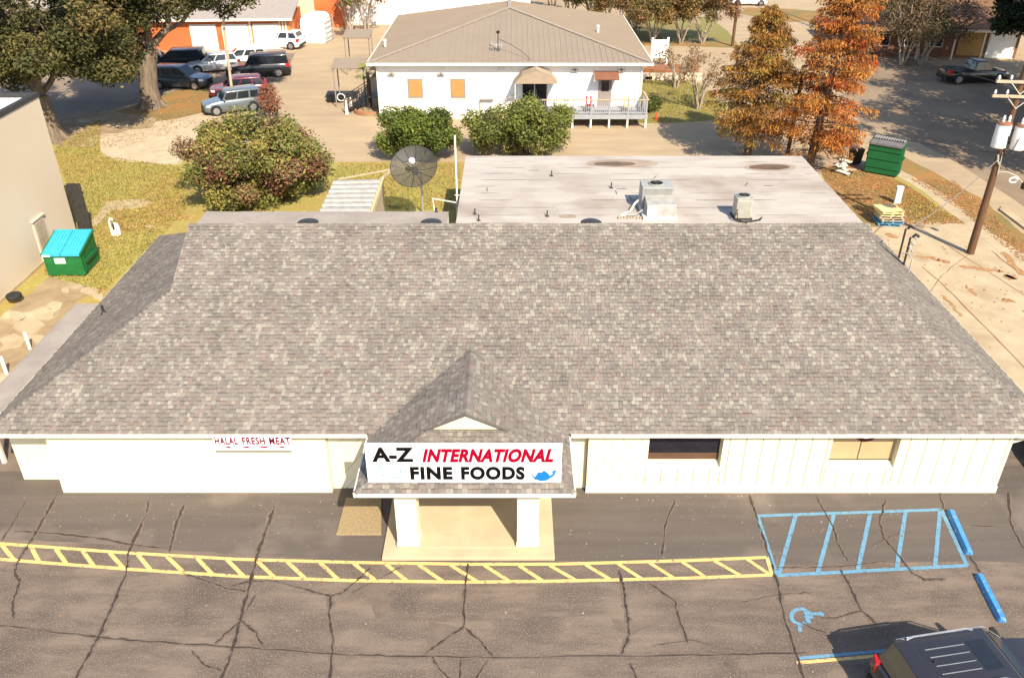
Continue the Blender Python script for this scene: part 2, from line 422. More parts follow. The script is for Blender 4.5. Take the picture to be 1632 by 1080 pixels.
# ================================================================== THE SETTING
g = MB(); g.box(-900, 900, -300, 1500, -.5, 0)
tag(g.build('ground', 'dry_grass'), kind='structure')
back_lot = sheet('back_lot', [(-160, 53.2), (-3, 53.2), (-3, 50.5), (60, 50.5), (60, 160), (-160, 160)], .004, 'bleached_asphalt', px=False)
lot = sheet('parking_lot', [(-80, -40), (80, -40), (80, 23.6), (15, 23.6), (15, 21.6), (-15, 21.6), (-15, 23.8), (-80, 23.8)], .004, 'front_asphalt', px=False)
apron = sheet('asphalt_apron', wobble([(-60, 852), (250, 874), (537, 893), (745, 897), (990, 893), (1236, 884), (1236, 900), (1420, 896), (1545, 893), (1700, 900), (1800, 760), (1632, 740), (1560, 752),
                                (60, 752), (-60, 752)], 2.5, 40, 4), .008, 'apron_asphalt')
# far-left grass, gravel and litter zones
sheet('yard_lawn', wobble([(-380, 250), (40, 205), (160, 186), (336, 168), (345, 190), (352, 225), (380, 262), (380, 290), (-380, 320)], 3, 25, 1), .012, 'dry_grass')
sheet('gravel_patch', wobble([(156, 192), (215, 182), (275, 182), (338, 172), (345, 188), (318, 205), (306, 232), (285, 262), (262, 262), (225, 259), (180, 256), (160, 240)], 4, 14, 2), .016, 'gravel')
sheet('tree_strip', wobble([(252, 152), (300, 143), (352, 138), (345, 172), (300, 186), (255, 194), (205, 196), (160, 190), (205, 172)], 4, 16, 3), .020, 'litter_grass')
sheet('shade_litter', wobble([(95, 190), (170, 178), (250, 188), (240, 205), (160, 215), (150, 235), (90, 235)], 5, 16, 7), .024, 'bare_dirt')
sheet('shaded_lot', wobble([(-380, 55), (150, 70), (300, 88), (470, 84), (452, 126), (400, 150), (340, 140), (255, 156), (170, 178), (60, 196), (-380, 230)], 2, 25, 77), .008, 'shaded_asphalt')  # oak shade on the back lot, painted as a darker sheet
sheet('side_lawn', wobble([(1012, 124), (1105, 126), (1135, 150), (1160, 172), (1140, 192), (1080, 196), (1012, 196)], 2, 25, 5), .012, 'lawn')
sheet('far_lawn', wobble([(990, 70), (1060, 71), (1180, 77), (1160, 50), (1130, 28), (1000, 20), (960, 40)], 2, 25, 6), .012, 'lawn')
sheet('far_verge', wobble([(1000, 72), (1170, 76), (1172, 70), (1000, 65)], 1, 25, 8), .016, 'litter_grass')
sheet('corner_verge', wobble([(1180, 22), (1260, 36), (1330, 30), (1330, 22), (1250, 14), (1190, 12)], 2, 25, 9), .012, 'litter_grass')
sheet('corner_lawn', wobble([(1180, 22), (1240, 24), (1262, 30), (1225, 30)], 1, 25, 9), .016, 'lawn')
# right-hand side: street, kerb strips, concrete pad
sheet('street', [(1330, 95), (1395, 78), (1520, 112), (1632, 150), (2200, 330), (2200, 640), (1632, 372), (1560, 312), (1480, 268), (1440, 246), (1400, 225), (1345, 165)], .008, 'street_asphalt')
sheet('leaf_verge', wobble([(1306, 268), (1345, 262), (1385, 274), (1425, 284), (1450, 298), (1500, 335), (1538, 356), (1452, 352), (1400, 362), (1380, 362), (1330, 320)], 2, 20, 10), .012, 'litter_grass')
sheet('sidewalk', wobble([(1416, 274), (1462, 280), (1520, 318), (1632, 398), (1800, 520), (1800, 560), (1632, 436), (1538, 358), (1470, 305)], 1.5, 30, 11), .012, 'concrete')
sheet('sunlit_street', wobble([(1395, 205), (1440, 216), (1520, 256), (1640, 335), (1640, 382), (1562, 317), (1482, 273), (1440, 251), (1402, 232)], 1.5, 30, 16), .0125, 'bleached_asphalt')  # sunlit strip of the same street, painted as a paler sheet
sheet('leaf_gutter', wobble([(1424, 262), (1440, 250), (1482, 271), (1562, 315), (1640, 380), (1640, 408), (1580, 372), (1530, 330), (1490, 300), (1460, 284)], 2, 14, 12), .016, 'litter_grass')
sheet('concrete_pad', wobble([(1366, 362), (1452, 353), (1538, 357), (1632, 432), (2300, 800), (2300, 1000), (1760, 760), (1600, 640), (1470, 480)], .8, 60, 13), .008, 'concrete')
pad = bpy.data.objects['concrete_pad']
for i, (pts, wd) in enumerate([([(1470, 425), (1520, 470), (1632, 585), (1700, 660)], .05), ([(1452, 353), (1500, 385), (1632, 470), (1720, 530)], .04), ([(1545, 404), (1500, 440), (1480, 470)], .03), ([(1580, 400), (1625, 436)], .05)]):
    ribbon_mb([at(*p) for p in pts], wd, .0165, .03, 60 + i, 6, True).build('joint', 'rusty', pad, fix=False)
for i, (pts, wd) in enumerate([([(1462, 409), (1490, 413), (1512, 418)], .35), ([(1528, 424), (1570, 430), (1600, 434)], .28), ([(1598, 402), (1612, 420), (1636, 440)], .30), ([(1416, 372), (1430, 380)], .35), ([(1540, 455), (1556, 472)], .15), ([(1600, 478), (1618, 482)], .3), ([(1608, 438), (1612, 446)], .5), ([(1500, 470), (1520, 488), (1535, 505)], .12)]):
    ribbon_mb([at(*p) for p in pts], wd, .0205, .12, 80 + i, 6, True).build('leaf_drift', 'leaf_drift', pad, fix=False)
sheet('kerb_stone', wobble([(1440, 300), (1472, 302), (1640, 395), (1640, 382), (1560, 330), (1480, 290)][:0] or [(1592, 336), (1640, 372), (1640, 362), (1598, 330)], .3, 40, 14), .12, 'concrete', skirt=.12)
# left side yard between the two buildings
sheet('side_path', wobble([(-60, 560), (30, 480), (78, 440), (120, 452), (160, 462), (120, 480), (20, 610), (-60, 690)], 3, 16, 15), .008, 'bare_dirt')
rngs = random.Random(5)
for k, (px, py, a, b) in enumerate([(144, 464, 15, 7), (104, 464, 8, 4), (156, 474, 10, 5), (70, 500, 20, 9), (45, 520, 26, 13), (20, 545, 22, 12), (88, 488, 15, 7), (60, 540, 12, 6), (28, 505, 14, 8), (240, 362, 8, 2.5)]):
    poly = [(px + a * math.cos(t) * rngs.uniform(.75, 1.1), py + b * math.sin(t) * rngs.uniform(.75, 1.1)) for t in [2 * math.pi * i / 9 for i in range(9)]]
    o = sheet('stepping_stone', poly, .05, 'concrete', kind=None, skirt=.05)
    tag(o, 'flat broken piece of pale concrete lying in the dirt beside the long store', 'stone', 'broken concrete pieces in the side yard')
o = sheet('concrete_slab', [(170, 322), (230, 318), (242, 324), (225, 331), (178, 336), (155, 360), (139, 360), (160, 338)], .06, 'concrete', kind=None, skirt=.06)
tag(o, 'L-shaped worn concrete slab let into the side yard grass', 'slab')

# ---------------------------------------------------------------- painted marks, sealed cracks (parts of the lot)
def stripe(name, a, b, w, z, m):
    A, B = at(*a), at(*b)
    return ribbon_mb([A, B], w, z).build(name, m, lot)
def poly_stripe(name, pts, w, z, m):
    return ribbon_mb([at(*p) for p in pts], w, z).build(name, m, lot)
YT = [(-60, 861), (0, 866), (189, 880), (377, 891), (560, 896), (746, 899), (883, 899), (1100, 893), (1222, 888)]
YB_ = [(-60, 886), (0, 891), (206, 907), (395, 919), (560, 925), (746, 927.5), (883, 926), (1100, 921), (1230, 916)]
poly_stripe('yellow_line', YT, .115, .0125, 'yellow_paint'); poly_stripe('yellow_line', YB_, .115, .0125, 'yellow_paint')
def interp(P, x):
    for a, b in zip(P[:-1], P[1:]):
        if a[0] <= x <= b[0]: return a[1] + (b[1] - a[1]) * (x - a[0]) / (b[0] - a[0])
    return P[-1][1]
tops = [3, 50, 89, 132, 175, 220, 266, 314, 362, 410, 458, 510, 564, 615, 667, 718, 772, 827, 876, 933, 985, 1035, 1087, 1138, 1191]
bots = [22, 62, 106, 149, 197, 240, 292, 338, 388, 437, 486, 539, 598, 648, 705, 760, 811, 864, 917, 972, 1022, 1073, 1124, 1180, 1226]
for a, b in zip(tops, bots): stripe('hatch_bar', (a, interp(YT, a) + 2), (b, interp(YB_, b) - 1), .115, .0165, 'yellow_paint')
stripe('hatch_bar', (1222, 888), (1230, 916), .11, .0165, 'yellow_paint')
TL, TR, BR, BL = (1207, 822), (1500, 812), (1541, 901), (1238, 917)
for k_, (a, b) in enumerate(((TL, TR), (TR, BR), (BR, BL), (BL, TL))): stripe('blue_line', a, b, .125, .0117 + .0008 * k_, 'blue_paint')
for a, b in zip((1268, 1329, 1387, 1443, 1498), (1241, 1303, 1367, 1429, 1490)):
    stripe('blue_hatch_bar', (a, 822 - (a - 1207) * .034 + 1), (b, 917 - (b - 1238) * .053 - 1), .12, .0165, 'blue_paint')
stripe('blue_line', (1270, 1049), (1420, 1036), .10, .0125, 'blue_paint'); stripe('yellow_line', (1270, 1056), (1420, 1043), .10, .0125, 'yellow_paint')
# wheelchair symbol
def ell(cx, cy, rx, ry, a0, a1, n): return [(cx + rx * math.cos(R(a0 + (a1 - a0) * i / n)), cy + ry * math.sin(R(a0 + (a1 - a0) * i / n))) for i in range(n + 1)]
sym = MB(); zs_ = .0095
for pts, wd in ((ell(1276, 982, 15, 12, 60, 330, 12), .11), ([(1283, 980), (1294, 979)], .26), ([(1291, 978), (1312, 978)], .10), ([(1304, 976), (1313, 980)], .12), ([(1285, 981), (1289, 993)], .13), ([(1271, 1002), (1278, 1003)], .16), ([(1272, 998), (1277, 999)], .1)):
    zs_ += .0012; q = ribbon_mb([at(*p) for p in pts], wd, zs_); sym.add(q.v, q.f)
sym.build('wheelchair_symbol', 'blue_paint', lot)
cracks = [
 ([(89, 792), (61, 842), (46, 867), (31, 891), (23, 910), (31, 928), (20, 959), (22, 985)], .09), ([(40, 800), (20, 835), (3, 862)], .04),
 ([(237, 799), (233, 821), (211, 867), (204, 882), (202, 910), (187, 946), (178, 970), (160, 1010), (143, 1040), (110, 1100)], .10),
 ([(294, 805), (282, 830), (273, 867), (270, 880)], .08), ([(24, 846), (61, 848), (147, 856), (211, 868), (266, 874)], .07),
 ([(437, 808), (423, 848), (410, 885), (401, 922), (389, 965), (383, 990), (370, 1040), (345, 1100)], .11),
 ([(291, 913), (334, 928), (368, 939), (392, 942)], .07), ([(368, 934), (401, 926), (441, 926), (499, 943), (528, 950), (548, 944), (575, 920), (590, 905)], .07),
 ([(528, 950), (525, 980), (531, 1020), (524, 1100)], .09), ([(-40, 993), (0, 997), (113, 1010), (206, 1020), (343, 1029), (560, 1044), (677, 1046), (787, 1048), (1100, 1044), (1290, 1040)], .055),
 ([(381, 991), (343, 1025)], .07), ([(384, 989), (408, 1008), (419, 1029)], .07), ([(305, 1036), (326, 1060), (353, 1068)], .06), ([(392, 975), (407, 948)], .05),
 ([(746, 898), (741, 943), (739, 998)], .09), ([(739, 998), (700, 1025), (677, 1042)], .07), ([(741, 1000), (766, 1022), (785, 1046)], .08),
 ([(688, 1046), (698, 1063), (725, 1092)], .05), ([(735, 1050), (732, 1082)], .06), ([(777, 1053), (750, 1095)], .06),
 ([(986, 909), (993, 933), (1000, 977), (1003, 1012), (990, 1042)], .11), ([(1034, 929), (1075, 957), (1082, 984), (1096, 1025)], .06), ([(1005, 1056), (1015, 1085)], .06),
 ([(1075, 798), (1060, 838), (1055, 885)], .07), ([(1195, 790), (1205, 822), (1221, 870), (1238, 925), (1250, 985), (1272, 1050), (1284, 1095)], .08),
 ([(1301, 791), (1314, 816), (1329, 841), (1335, 866), (1351, 894)], .06), ([(1340, 908), (1354, 935), (1374, 974), (1396, 993)], .08),
 ([(1411, 797), (1401, 833), (1410, 860), (1432, 885), (1454, 913), (1474, 924), (1507, 923)], .065), ([(1238, 904), (1307, 905), (1360, 901), (1412, 894)], .04),
 ([(1496, 780), (1504, 811)], .06), ([(1546, 887), (1562, 912)], .07), ([(1607, 785), (1611, 835), (1626, 866), (1660, 905)], .06), ([(1543, 838), (1608, 840)], .04),
 ([(1182, 960), (1243, 947), (1296, 944)], .03), ([(1270, 990), (1318, 1010)], .04), ([(1374, 974), (1330, 985), (1310, 984)], .04), ([(1182, 1040), (1100, 1020), (1040, 1030)], .02),
 ([(640, 903), (560, 945)], .03), ([(1388, 870), (1420, 855), (1440, 850)], .02)]
for i, (pts, wd) in enumerate(cracks):
    ribbon_mb([at(*p) for p in pts], wd * 1.9, .0105 + i * .00004, .022, i, 8, True, .55).build('crack_margin', 'crack_halo', lot, fix=False)
    ribbon_mb([at(*p) for p in pts], wd * .62, .0215 + i * .0001, .022, i, 8, True, .75).build('sealed_crack', 'crack_seal', lot, fix=False)
for i, poly in enumerate([[(570, 928), (605, 930), (622, 960), (612, 982), (740, 985), (835, 972), (930, 975), (925, 982), (840, 982), (720, 990), (600, 985), (590, 960)],
                          [(685, 990), (740, 1000), (715, 1030), (682, 1036)], [(975, 985), (1010, 990), (1240, 955), (1245, 965), (1080, 985), (1010, 1010), (985, 1005)]]):
    sheet('asphalt_patch', wobble(poly, 3, 12, 30 + i), .0085, 'patch_asphalt', parent=lot)

# ================================================================== THE STORE
OX = (0, 20.9, 0)
store = thing('store_building', 'long cream store with a grey shingle roof and a small gabled porch', 'store', OX)
YE, YW, ZE = 20.6, 20.9, 2.55
XL, XR, XLK, XRK, YK, YR, YBK = -15.98, 16.6, -11.46, 12.7, 25.35, 28.0, 35.4
SL = .5; ZK = ZE + SL * (YK - YE); ZR = ZE + SL * (YR - YE); YKB = YBK - (YK - YE)
def part(m, name, mats, **k): return m.build(name, mats, store, org=OX, **k)
# roof deck
m = MB()
fl, kl, rl, rr, kr, fr = (XL, YE, ZE), (XLK, YK, ZK), (XLK, YR, ZR), (XRK, YR, ZR), (XRK, YK, ZK), (XR, YE, ZE)
bl, kbl, kbr, br = (XL, YBK, ZE), (XLK, YKB, ZK), (XRK, YKB, ZK), (XR, YBK, ZE)
m.add([fl, fr, kr, rr, rl, kl], [(0, 1, 2, 3, 4, 5)]); m.add([bl, kbl, rl, rr, kbr, br], [(0, 1, 2, 3, 4, 5)])
m.add([fl, kl, kbl, bl], [(0, 1, 2, 3)]); m.add([fr, br, kbr, kr], [(0, 1, 2, 3)]); m.add([kl, rl, kbl], [(0, 1, 2)]); m.add([kr, kbr, rr], [(0, 1, 2)])
m.add([fl, bl, br, fr], [(0, 1, 2, 3)])
roof = part(m, 'roof', 'shingle_deck')
# shingles
PAL = [((.176, .154, .134), 30), ((.162, .142, .125), 24), ((.147, .130, .116), 12), ((.180, .146, .126), 10), ((.172, .132, .113), 5), ((.226, .207, .174), 14), ((.203, .183, .156), 12), ((.138, .122, .110), 5)]
PC = np.array([p[0] for p in PAL]); PW = np.array([p[1] for p in PAL], float); PW /= PW.sum()
SH_V, SH_C, BD_V, BD_C = [], [], [], []      # tabs, and the dark granule band at the head of each tab
shr = np.random.default_rng(11)
def shingle_field(O, u, v, n, length, ulo, uhi, e=.143, flat=False):
    O, u, v, n = map(lambda q: np.array(q, float), (O, u, v, n)); k = int(length / e) + 1
    if np.dot(np.cross(u, v), n) < 0:        # keep every tab facing up
        u = -u; f0, f1 = ulo, uhi; ulo, uhi = (lambda s: -f1(s)), (lambda s: -f0(s))
    for i in range(k):
        s0 = i * e; s1 = min(s0 + e * 1.04, length)
        if s1 - s0 < .03: continue
        mid = min(s0 + e * .3, length); a, b = ulo(mid), uhi(mid)
        if b - a < .05: continue
        x = a - shr.uniform(0, .1); last = -1
        while x < b:
            wd = shr.choice((.095, .115, .13, .13, .15, .175)); x2 = x + wd
            p, q = max(x, a), min(x2, b) - .007
            if q - p > .015:
                h = shr.choice((.005, .008, .012)); dip = shr.choice((0, 0, 0, .018))
                sf = s0 + (dip if i else 0) + shr.uniform(-.004, .004)
                c = PC[shr.choice(len(PC), p=PW)] * shr.uniform(.93, 1.07)
                P = lambda uu, ss, hh: O + u * uu + v * ss + n * hh
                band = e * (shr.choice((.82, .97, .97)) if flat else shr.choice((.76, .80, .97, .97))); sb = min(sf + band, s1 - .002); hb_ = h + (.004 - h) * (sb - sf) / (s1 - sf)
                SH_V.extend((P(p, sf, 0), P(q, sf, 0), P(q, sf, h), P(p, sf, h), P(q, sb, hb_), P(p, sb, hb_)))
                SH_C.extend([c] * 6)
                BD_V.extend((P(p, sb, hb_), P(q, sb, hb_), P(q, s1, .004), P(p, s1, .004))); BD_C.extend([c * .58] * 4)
            x = x2
def nrm(a): a = Vector(a); return tuple(a.normalized())
L_f = math.hypot(YR - YE, ZR - ZE); vf = nrm((0, 1, SL)); nf = nrm((0, -SL, 1))
yk_s = L_f * (YK - YE) / (YR - YE)
lerp = lambda a, b, t: a + (b - a) * max(0, min(1, t))
shingle_field((0, YE - .03, ZE + .001), (1, 0, 0), vf, nf, L_f, lambda s: lerp(XL, XLK, s / yk_s) - .02, lambda s: lerp(XR, XRK, s / yk_s) + .02)
for sgn, xe, xk in ((-1, XL, XLK), (1, XR, XRK)):
    run = abs(xk - xe); ln = math.hypot(run, ZK - ZE); vs_ = nrm((-sgn * run, 0, ZK - ZE)); ns_ = nrm((sgn * (ZK - ZE), 0, run))
    uu = (0, 1, 0) if sgn > 0 else (0, 1, 0)
    shingle_field((xe, 0, ZE + .001), uu, vs_, ns_, ln, lambda s: lerp(YE, YK, s / ln), lambda s: lerp(YBK, YKB, s / ln), flat=True)
# porch roof
PX, PW2, PYF, PZ = -1.31, 3.03, 17.95, 2.5
PZR, PYR, PYG, GH = 3.94, YE + (3.94 - ZE) / SL, 19.65, 1.12      # ridge height, where it dies into the roof, gable wall plane, gable half width
ps = (PZR - PZ) / PW2; GZ = PZR - ps * GH
m = MB()
A, B, C, D = (PX - PW2, PYF, PZ), (PX + PW2, PYF, PZ), (PX + GH, PYG, GZ), (PX - GH, PYG, GZ)
Gk, Rd = (PX, PYG, PZR), (PX, PYR, PZR)
El, Er = (PX - PW2, YE - .05, PZ), (PX + PW2, YE - .05, PZ)
m.add([A, B, C, D], [(0, 1, 2, 3)]); m.add([A, D, Gk, Rd, El], [(0, 1, 2, 3, 4)]); m.add([B, Er, Rd, Gk, C], [(0, 1, 2, 3, 4)])
m.add([A, El, Er, B], [(0, 1, 2, 3)])
porch_roof = part(m, 'porch_roof', 'shingle_deck', fix=True)
ls = math.hypot(PYG - PYF, GZ - PZ); vsk = nrm((0, PYG - PYF, GZ - PZ)); nsk = nrm((0, -(GZ - PZ), PYG - PYF))
shingle_field((PX, PYF - .02, PZ + .002), (1, 0, 0), vsk, nsk, ls, lambda s: lerp(-PW2, -GH, s / ls), lambda s: lerp(PW2, GH, s / ls))
lsd = math.hypot(PW2, PZR - PZ)
for sgn in (-1, 1):
    vv = nrm((-sgn * PW2, 0, PZR - PZ)); nn = nrm((sgn * (PZR - PZ), 0, PW2))
    def lo(s):
        x = PW2 * (1 - s / lsd)
        return PYG if x < GH else lerp(PYG, PYF, (x - GH) / (PW2 - GH))
    def hi(s): return YE + .02 + (PZ + (PZR - PZ) * s / lsd - ZE) / SL + .05
    shingle_field((PX + sgn * PW2, 0, PZ + .002), (0, 1, 0), vv, nn, lsd, lo, hi, flat=True)
# ridge and hip caps
def caps(a, b, n1, n2, wdt=.14, e=.15):
    a, b, n1, n2 = map(np.array, (a, b, n1, n2)); d = (b - a); ln = np.linalg.norm(d); d = d / ln
    t1 = np.cross(n1, d); t2 = np.cross(n2, d)
    if t1.dot(n2) > 0: t1 = -t1      # point down each slope, away from the other
    if t2.dot(n1) > 0: t2 = -t2
    nu = (n1 + n2) / np.linalg.norm(n1 + n2)
    for i in range(int(ln / e)):
        p = a + d * i * e; q = a + d * min(ln, (i + 1.04) * e); c = PC[shr.choice(len(PC), p=PW)] * shr.uniform(.9, 1.05)
        for t in (t1, t2):
            f = [p + nu * .026, p + nu * .026 + t * wdt - nu * .0, q + nu * .012 + t * wdt, q + nu * .012]
            vv = (p + t * wdt, p, f[0], f[1] - nu * .006, f[3], f[2])
            if np.dot(np.cross(vv[2] - vv[3], vv[5] - vv[3]), nu) < 0: vv = (vv[1], vv[0], vv[3], vv[2], vv[5], vv[4])
            SH_V.extend(vv); SH_C.extend([c] * 6)
nl = nrm((-(ZK - ZE), 0, XLK - XL)); nr = nrm((ZK - ZE, 0, XR - XRK))
caps(fl, kl, nf, nl); caps(fr, kr, nf, nr); caps(rl, rr, nf, nrm((0, SL, 1)))
caps(A, D, nsk, nrm((-(PZR - PZ), 0, PW2)), .10, .13); caps(B, C, nsk, nrm((PZR - PZ, 0, PW2)), .10, .13)
caps(Gk, Rd, nrm((-(PZR - PZ), 0, PW2)), nrm((PZR - PZ, 0, PW2)), .12, .14)
nv = len(SH_V) // 6; base = np.arange(nv)[:, None] * 6
F = np.concatenate([base + np.array([[3, 2, 4, 5]]), base + np.array([[0, 1, 2, 3]])])
nb_ = len(BD_V) // 4; F = np.concatenate([F, len(SH_V) + np.arange(nb_ * 4).reshape(-1, 4)])
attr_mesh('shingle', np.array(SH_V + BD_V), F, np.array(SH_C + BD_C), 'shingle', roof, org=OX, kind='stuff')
# porch gable, fascias, soffits
m = MB(); m.slab([(PX - GH + .03, PYG - .02, GZ + .03), (PX + GH - .03, PYG - .02, GZ + .03), (PX, PYG - .02, PZR - .03)], (0, -1, 0), .04); part(m, 'gable_panel', 'cream_wall')
m = MB()
for s_ in (-1, 1): m.bar((PX + s_ * (GH + .06), PYG - .05, GZ), (PX, PYG - .05, PZR + .015), .05, .05)
part(m, 'gable_trim', 'shingle_deck')
def fascia(x0, x1, y, z1, h=.145, ret=None):
    m = MB(); m.box(x0, x1, y - .03, y + .02, z1 - h, z1 - .012); return part(m, 'fascia', 'white_trim', bevel=.008)
fascia(XL - .02, PX - PW2 - .06, YE, ZE); fascia(PX + PW2 + .06, XR + .02, YE, ZE)
m = MB(); m.box(PX - PW2 - .03, PX + PW2 + .03, PYF - .05, PYF, PZ - .12, PZ - .01); m.box(PX - PW2 - .05, PX - PW2, PYF + .003, YE - .1, PZ - .12, PZ - .01)
m.box(PX + PW2, PX + PW2 + .05, PYF + .003, YE - .1, PZ - .12, PZ - .01); part(m, 'porch_fascia', 'white_trim', bevel=.008)
m = MB(); m.box(XL - .03, XL, YE + .03, YBK, ZE - .2, ZE - .01); part(m, 'fascia', 'white_trim'); m = MB(); m.box(XR, XR + .03, YE + .03, YBK, ZE - .2, ZE - .01); part(m, 'fascia', 'white_trim')
m = MB(); m.box(XL + .01, XR - .01, YE + .03, YW + .02, ZE - .17, ZE - .13); part(m, 'soffit', 'cream_wall')
m = MB(); m.box(PX - PW2, PX + PW2, PYF + .01, YE + .05, PZ - .17, PZ - .121); part(m, 'porch_ceiling', 'cream_wall')
# walls: left smooth block with a set-back corner, entrance bay, right wall of boards with two deep windows
XWR = 15.45; ZT = ZE - .14
m = MB(); m.box(-15.93, -14.35, YW + .62, YBK, 0, ZT); m.box(-14.35, -5.75, YW, YBK, 0, ZT); m.box(-5.75, 2.35, YW + .2, YBK, 0, ZT); part(m, 'wall', 'cream_wall')
m = MB(); m.box(-14.35, -5.75, YW - .035, YW - .002, 0, .30); part(m, 'base_board', 'cream_wall', bevel=.006)
for x0 in np.arange(-14.35, -5.9, 1.2286):       # smooth sheets butted along the left wall
    m = MB(); m.box(x0 + .002, min(x0 + 1.2286, -5.75) - .002, YW - .02, YW, .30, ZT); part(m, 'wall_sheet', 'cream_wall')
W1, W2, WZ = (4.2, 6.55), (9.85, 12.0), (1.14, ZT)
m = MB(); m.box(2.35, XWR, YW + .25, YBK, 0, ZT)
for x0, x1 in ((2.35, W1[0]), (W1[1], W2[0]), (W2[1], XWR)): m.box(x0, x1, YW, YW + .25, 0, ZT)
for x0, x1 in (W1, W2): m.box(x0, x1, YW, YW + .25, 0, WZ[0] - .16)
wall_r = part(m, 'wall', 'groove_dark')
m = MB(); m.box(2.35, XWR + .02, YW - .045, YW - .002, 0, .26); part(m, 'base_board', 'cream_wall', bevel=.006)
BW = .505
def board(poly):
    m = MB(); n = len(poly); v = [(p[0], YW - .022, p[1]) for p in poly] + [(p[0], YW - .001, p[1]) for p in poly]
    m.add(v, [tuple(range(n)), tuple(reversed(range(n, 2 * n)))] + [(i, i + n, (i + 1) % n + n, (i + 1) % n) for i in range(n)])
    part(m, 'board', 'cream_wall')
x = 4.2
while x < XWR - .05:
    x2 = min(x + BW, XWR)
    segs = [(x, x2, .26, ZT)]
    for wx in (W1, W2):
        new = []
        for a, b, z0, z1 in segs:
            for p, q, full in ((a, min(b, wx[0]), True), (max(a, wx[0]), min(b, wx[1]), False), (max(a, wx[1]), b, True)):
                if q - p > .03: new.append((p, q, z0, z1 if full else min(z1, WZ[0] - .18)))
        segs = new
    for a, b, z0, z1 in segs: board([(a + .011, z0), (b - .011, z0), (b - .011, z1), (a + .011, z1)])
    x += BW
def diag_boards(x0, x1, lean):
    for k in range(-8, 14):
        bx = x0 + k * .56
        q = clip_rect([(bx + .008, -.2), (bx + .552, -.2), (bx + .552 - lean * 2.8, 2.6), (bx + .008 - lean * 2.8, 2.6)], x0, x1, .26, ZT)
        if q: board(q)
diag_boards(2.36, 4.19, .75)
m = MB()
for k in range(-8, 14):
    bx = -7.0 + k * .5
    q = clip_rect([(bx + .01, -.2), (bx + .49, -.2), (bx + .49 + .8 * 2.8, 2.6), (bx + .01 + .8 * 2.8, 2.6)], -5.73, -3.0, .02, ZT)
    if q:
        mm = MB(); n = len(q); v = [(p[0], YW + .17, p[1]) for p in q] + [(p[0], YW + .199, p[1]) for p in q]
        mm.add(v, [tuple(range(n)), tuple(reversed(range(n, 2 * n)))] + [(i, i + n, (i + 1) % n + n, (i + 1) % n) for i in range(n)]); part(mm, 'board', 'cream_wall')
# store doors under the porch
for k, (x0, x1) in enumerate(((-2.2, -1.32), (-1.28, -.4))):
    m = MB(); m.box(x0, x1, YW + .15, YW + .198, .12, 2.2); d = part(m, 'door', 'dark_metal', bevel=.005)
    m = MB(); m.box(x0 + .1, x1 - .1, YW + .14, YW + .149, .25, 2.1); m.build('pane', 'dark_glass', d, org=OX)
    m = MB(); hx = x1 - .07 if k == 0 else x0 + .07; m.tube([(hx, YW + .08, .9), (hx, YW + .08, 1.3)], .015, 6); m.build('handle', 'chrome', d, org=OX)
# recessed windows
for i, (x0, x1) in enumerate((W1, W2)):
    m = MB(); m.box(x0 + .02, x1 - .02, YW + .21, YW + .248, WZ[0], WZ[1]); win = part(m, 'window', 'cream_wall')
    m = MB()
    if i == 0:
        m.box(x0 + .06, x1 - .06, YW + .195, YW + .21, WZ[0] + .04, WZ[1]); m.build('pane', 'dark_glass', win, org=OX)
        m = MB(); m.box(x0 + .06, x1 - .06, YW + .185, YW + .194, WZ[0] + .05, WZ[0] + .30); m.build('lower_film', 'brown_film', win, org=OX)
    else:
        xm = (x0 + x1) / 2 - .05
        for a, b in ((x0 + .05, xm - .015), (xm + .015, x1 - .05)):
            m = MB(); m.box(a, b, YW + .195, YW + .21, WZ[0] + .05, WZ[1]); m.build('papered_pane', 'papered_pane', win, org=OX)
        m = MB(); m.box(xm - .015, xm + .015, YW + .19, YW + .209, WZ[0] + .04, WZ[1]); m.box(x0 + .05, x1 - .05, YW + .185, YW + .209, WZ[0] + .01, WZ[0] + .05); m.build('mullion', 'dark_metal', win, org=OX)
        m = MB(); m.lathe([(.40, -.012), (.40, .012)], 28, (xm + .1, YW + .175, WZ[1] - .12), 'y'); o = m.build('oval_sign', 'maroon_paint', win, org=OX)
        m = MB(); m.lathe([(.27, -.02), (.27, .014)], 24, (xm + .1, YW + .168, WZ[1] - .12), 'y'); m.build('oval_sign_face', 'sign_white', win, org=OX)
        m = MB(); m.lathe([(.20, -.03), (.20, .014)], 24, (xm + .1, YW + .160, WZ[1] - .12), 'y'); m.build('oval_sign_core', 'maroon_paint', win, org=OX)
    m = MB(); m.hexa([(x0, YW - .03, WZ[0] - .18), (x1, YW - .03, WZ[0] - .18), (x1, YW + .21, WZ[0] - .18), (x0, YW + .21, WZ[0] - .18),
                      (x0, YW - .03, WZ[0] - .15), (x1, YW - .03, WZ[0] - .15), (x1, YW + .21, WZ[0] + .02), (x0, YW + .21, WZ[0] + .02)]); part(m, 'window_sill', 'cream_wall')
    m = MB(); m.box(x0 - .03, x0 + .03, YW - .03, YW + .21, WZ[0] - .15, ZT - .002); part(m, 'window_jamb', 'cream_wall'); m = MB(); m.box(x1 - .03, x1 + .03, YW - .03, YW + .21, WZ[0] - .15, ZT - .002); part(m, 'window_jamb', 'cream_wall')
# right-hand overhang brace
m = MB(); m.bar((XWR + .02, YW + .12, 1.95), (XR - .06, YW + .12, ZE - .22), .09, .12); part(m, 'overhang_brace', 'cream_wall')
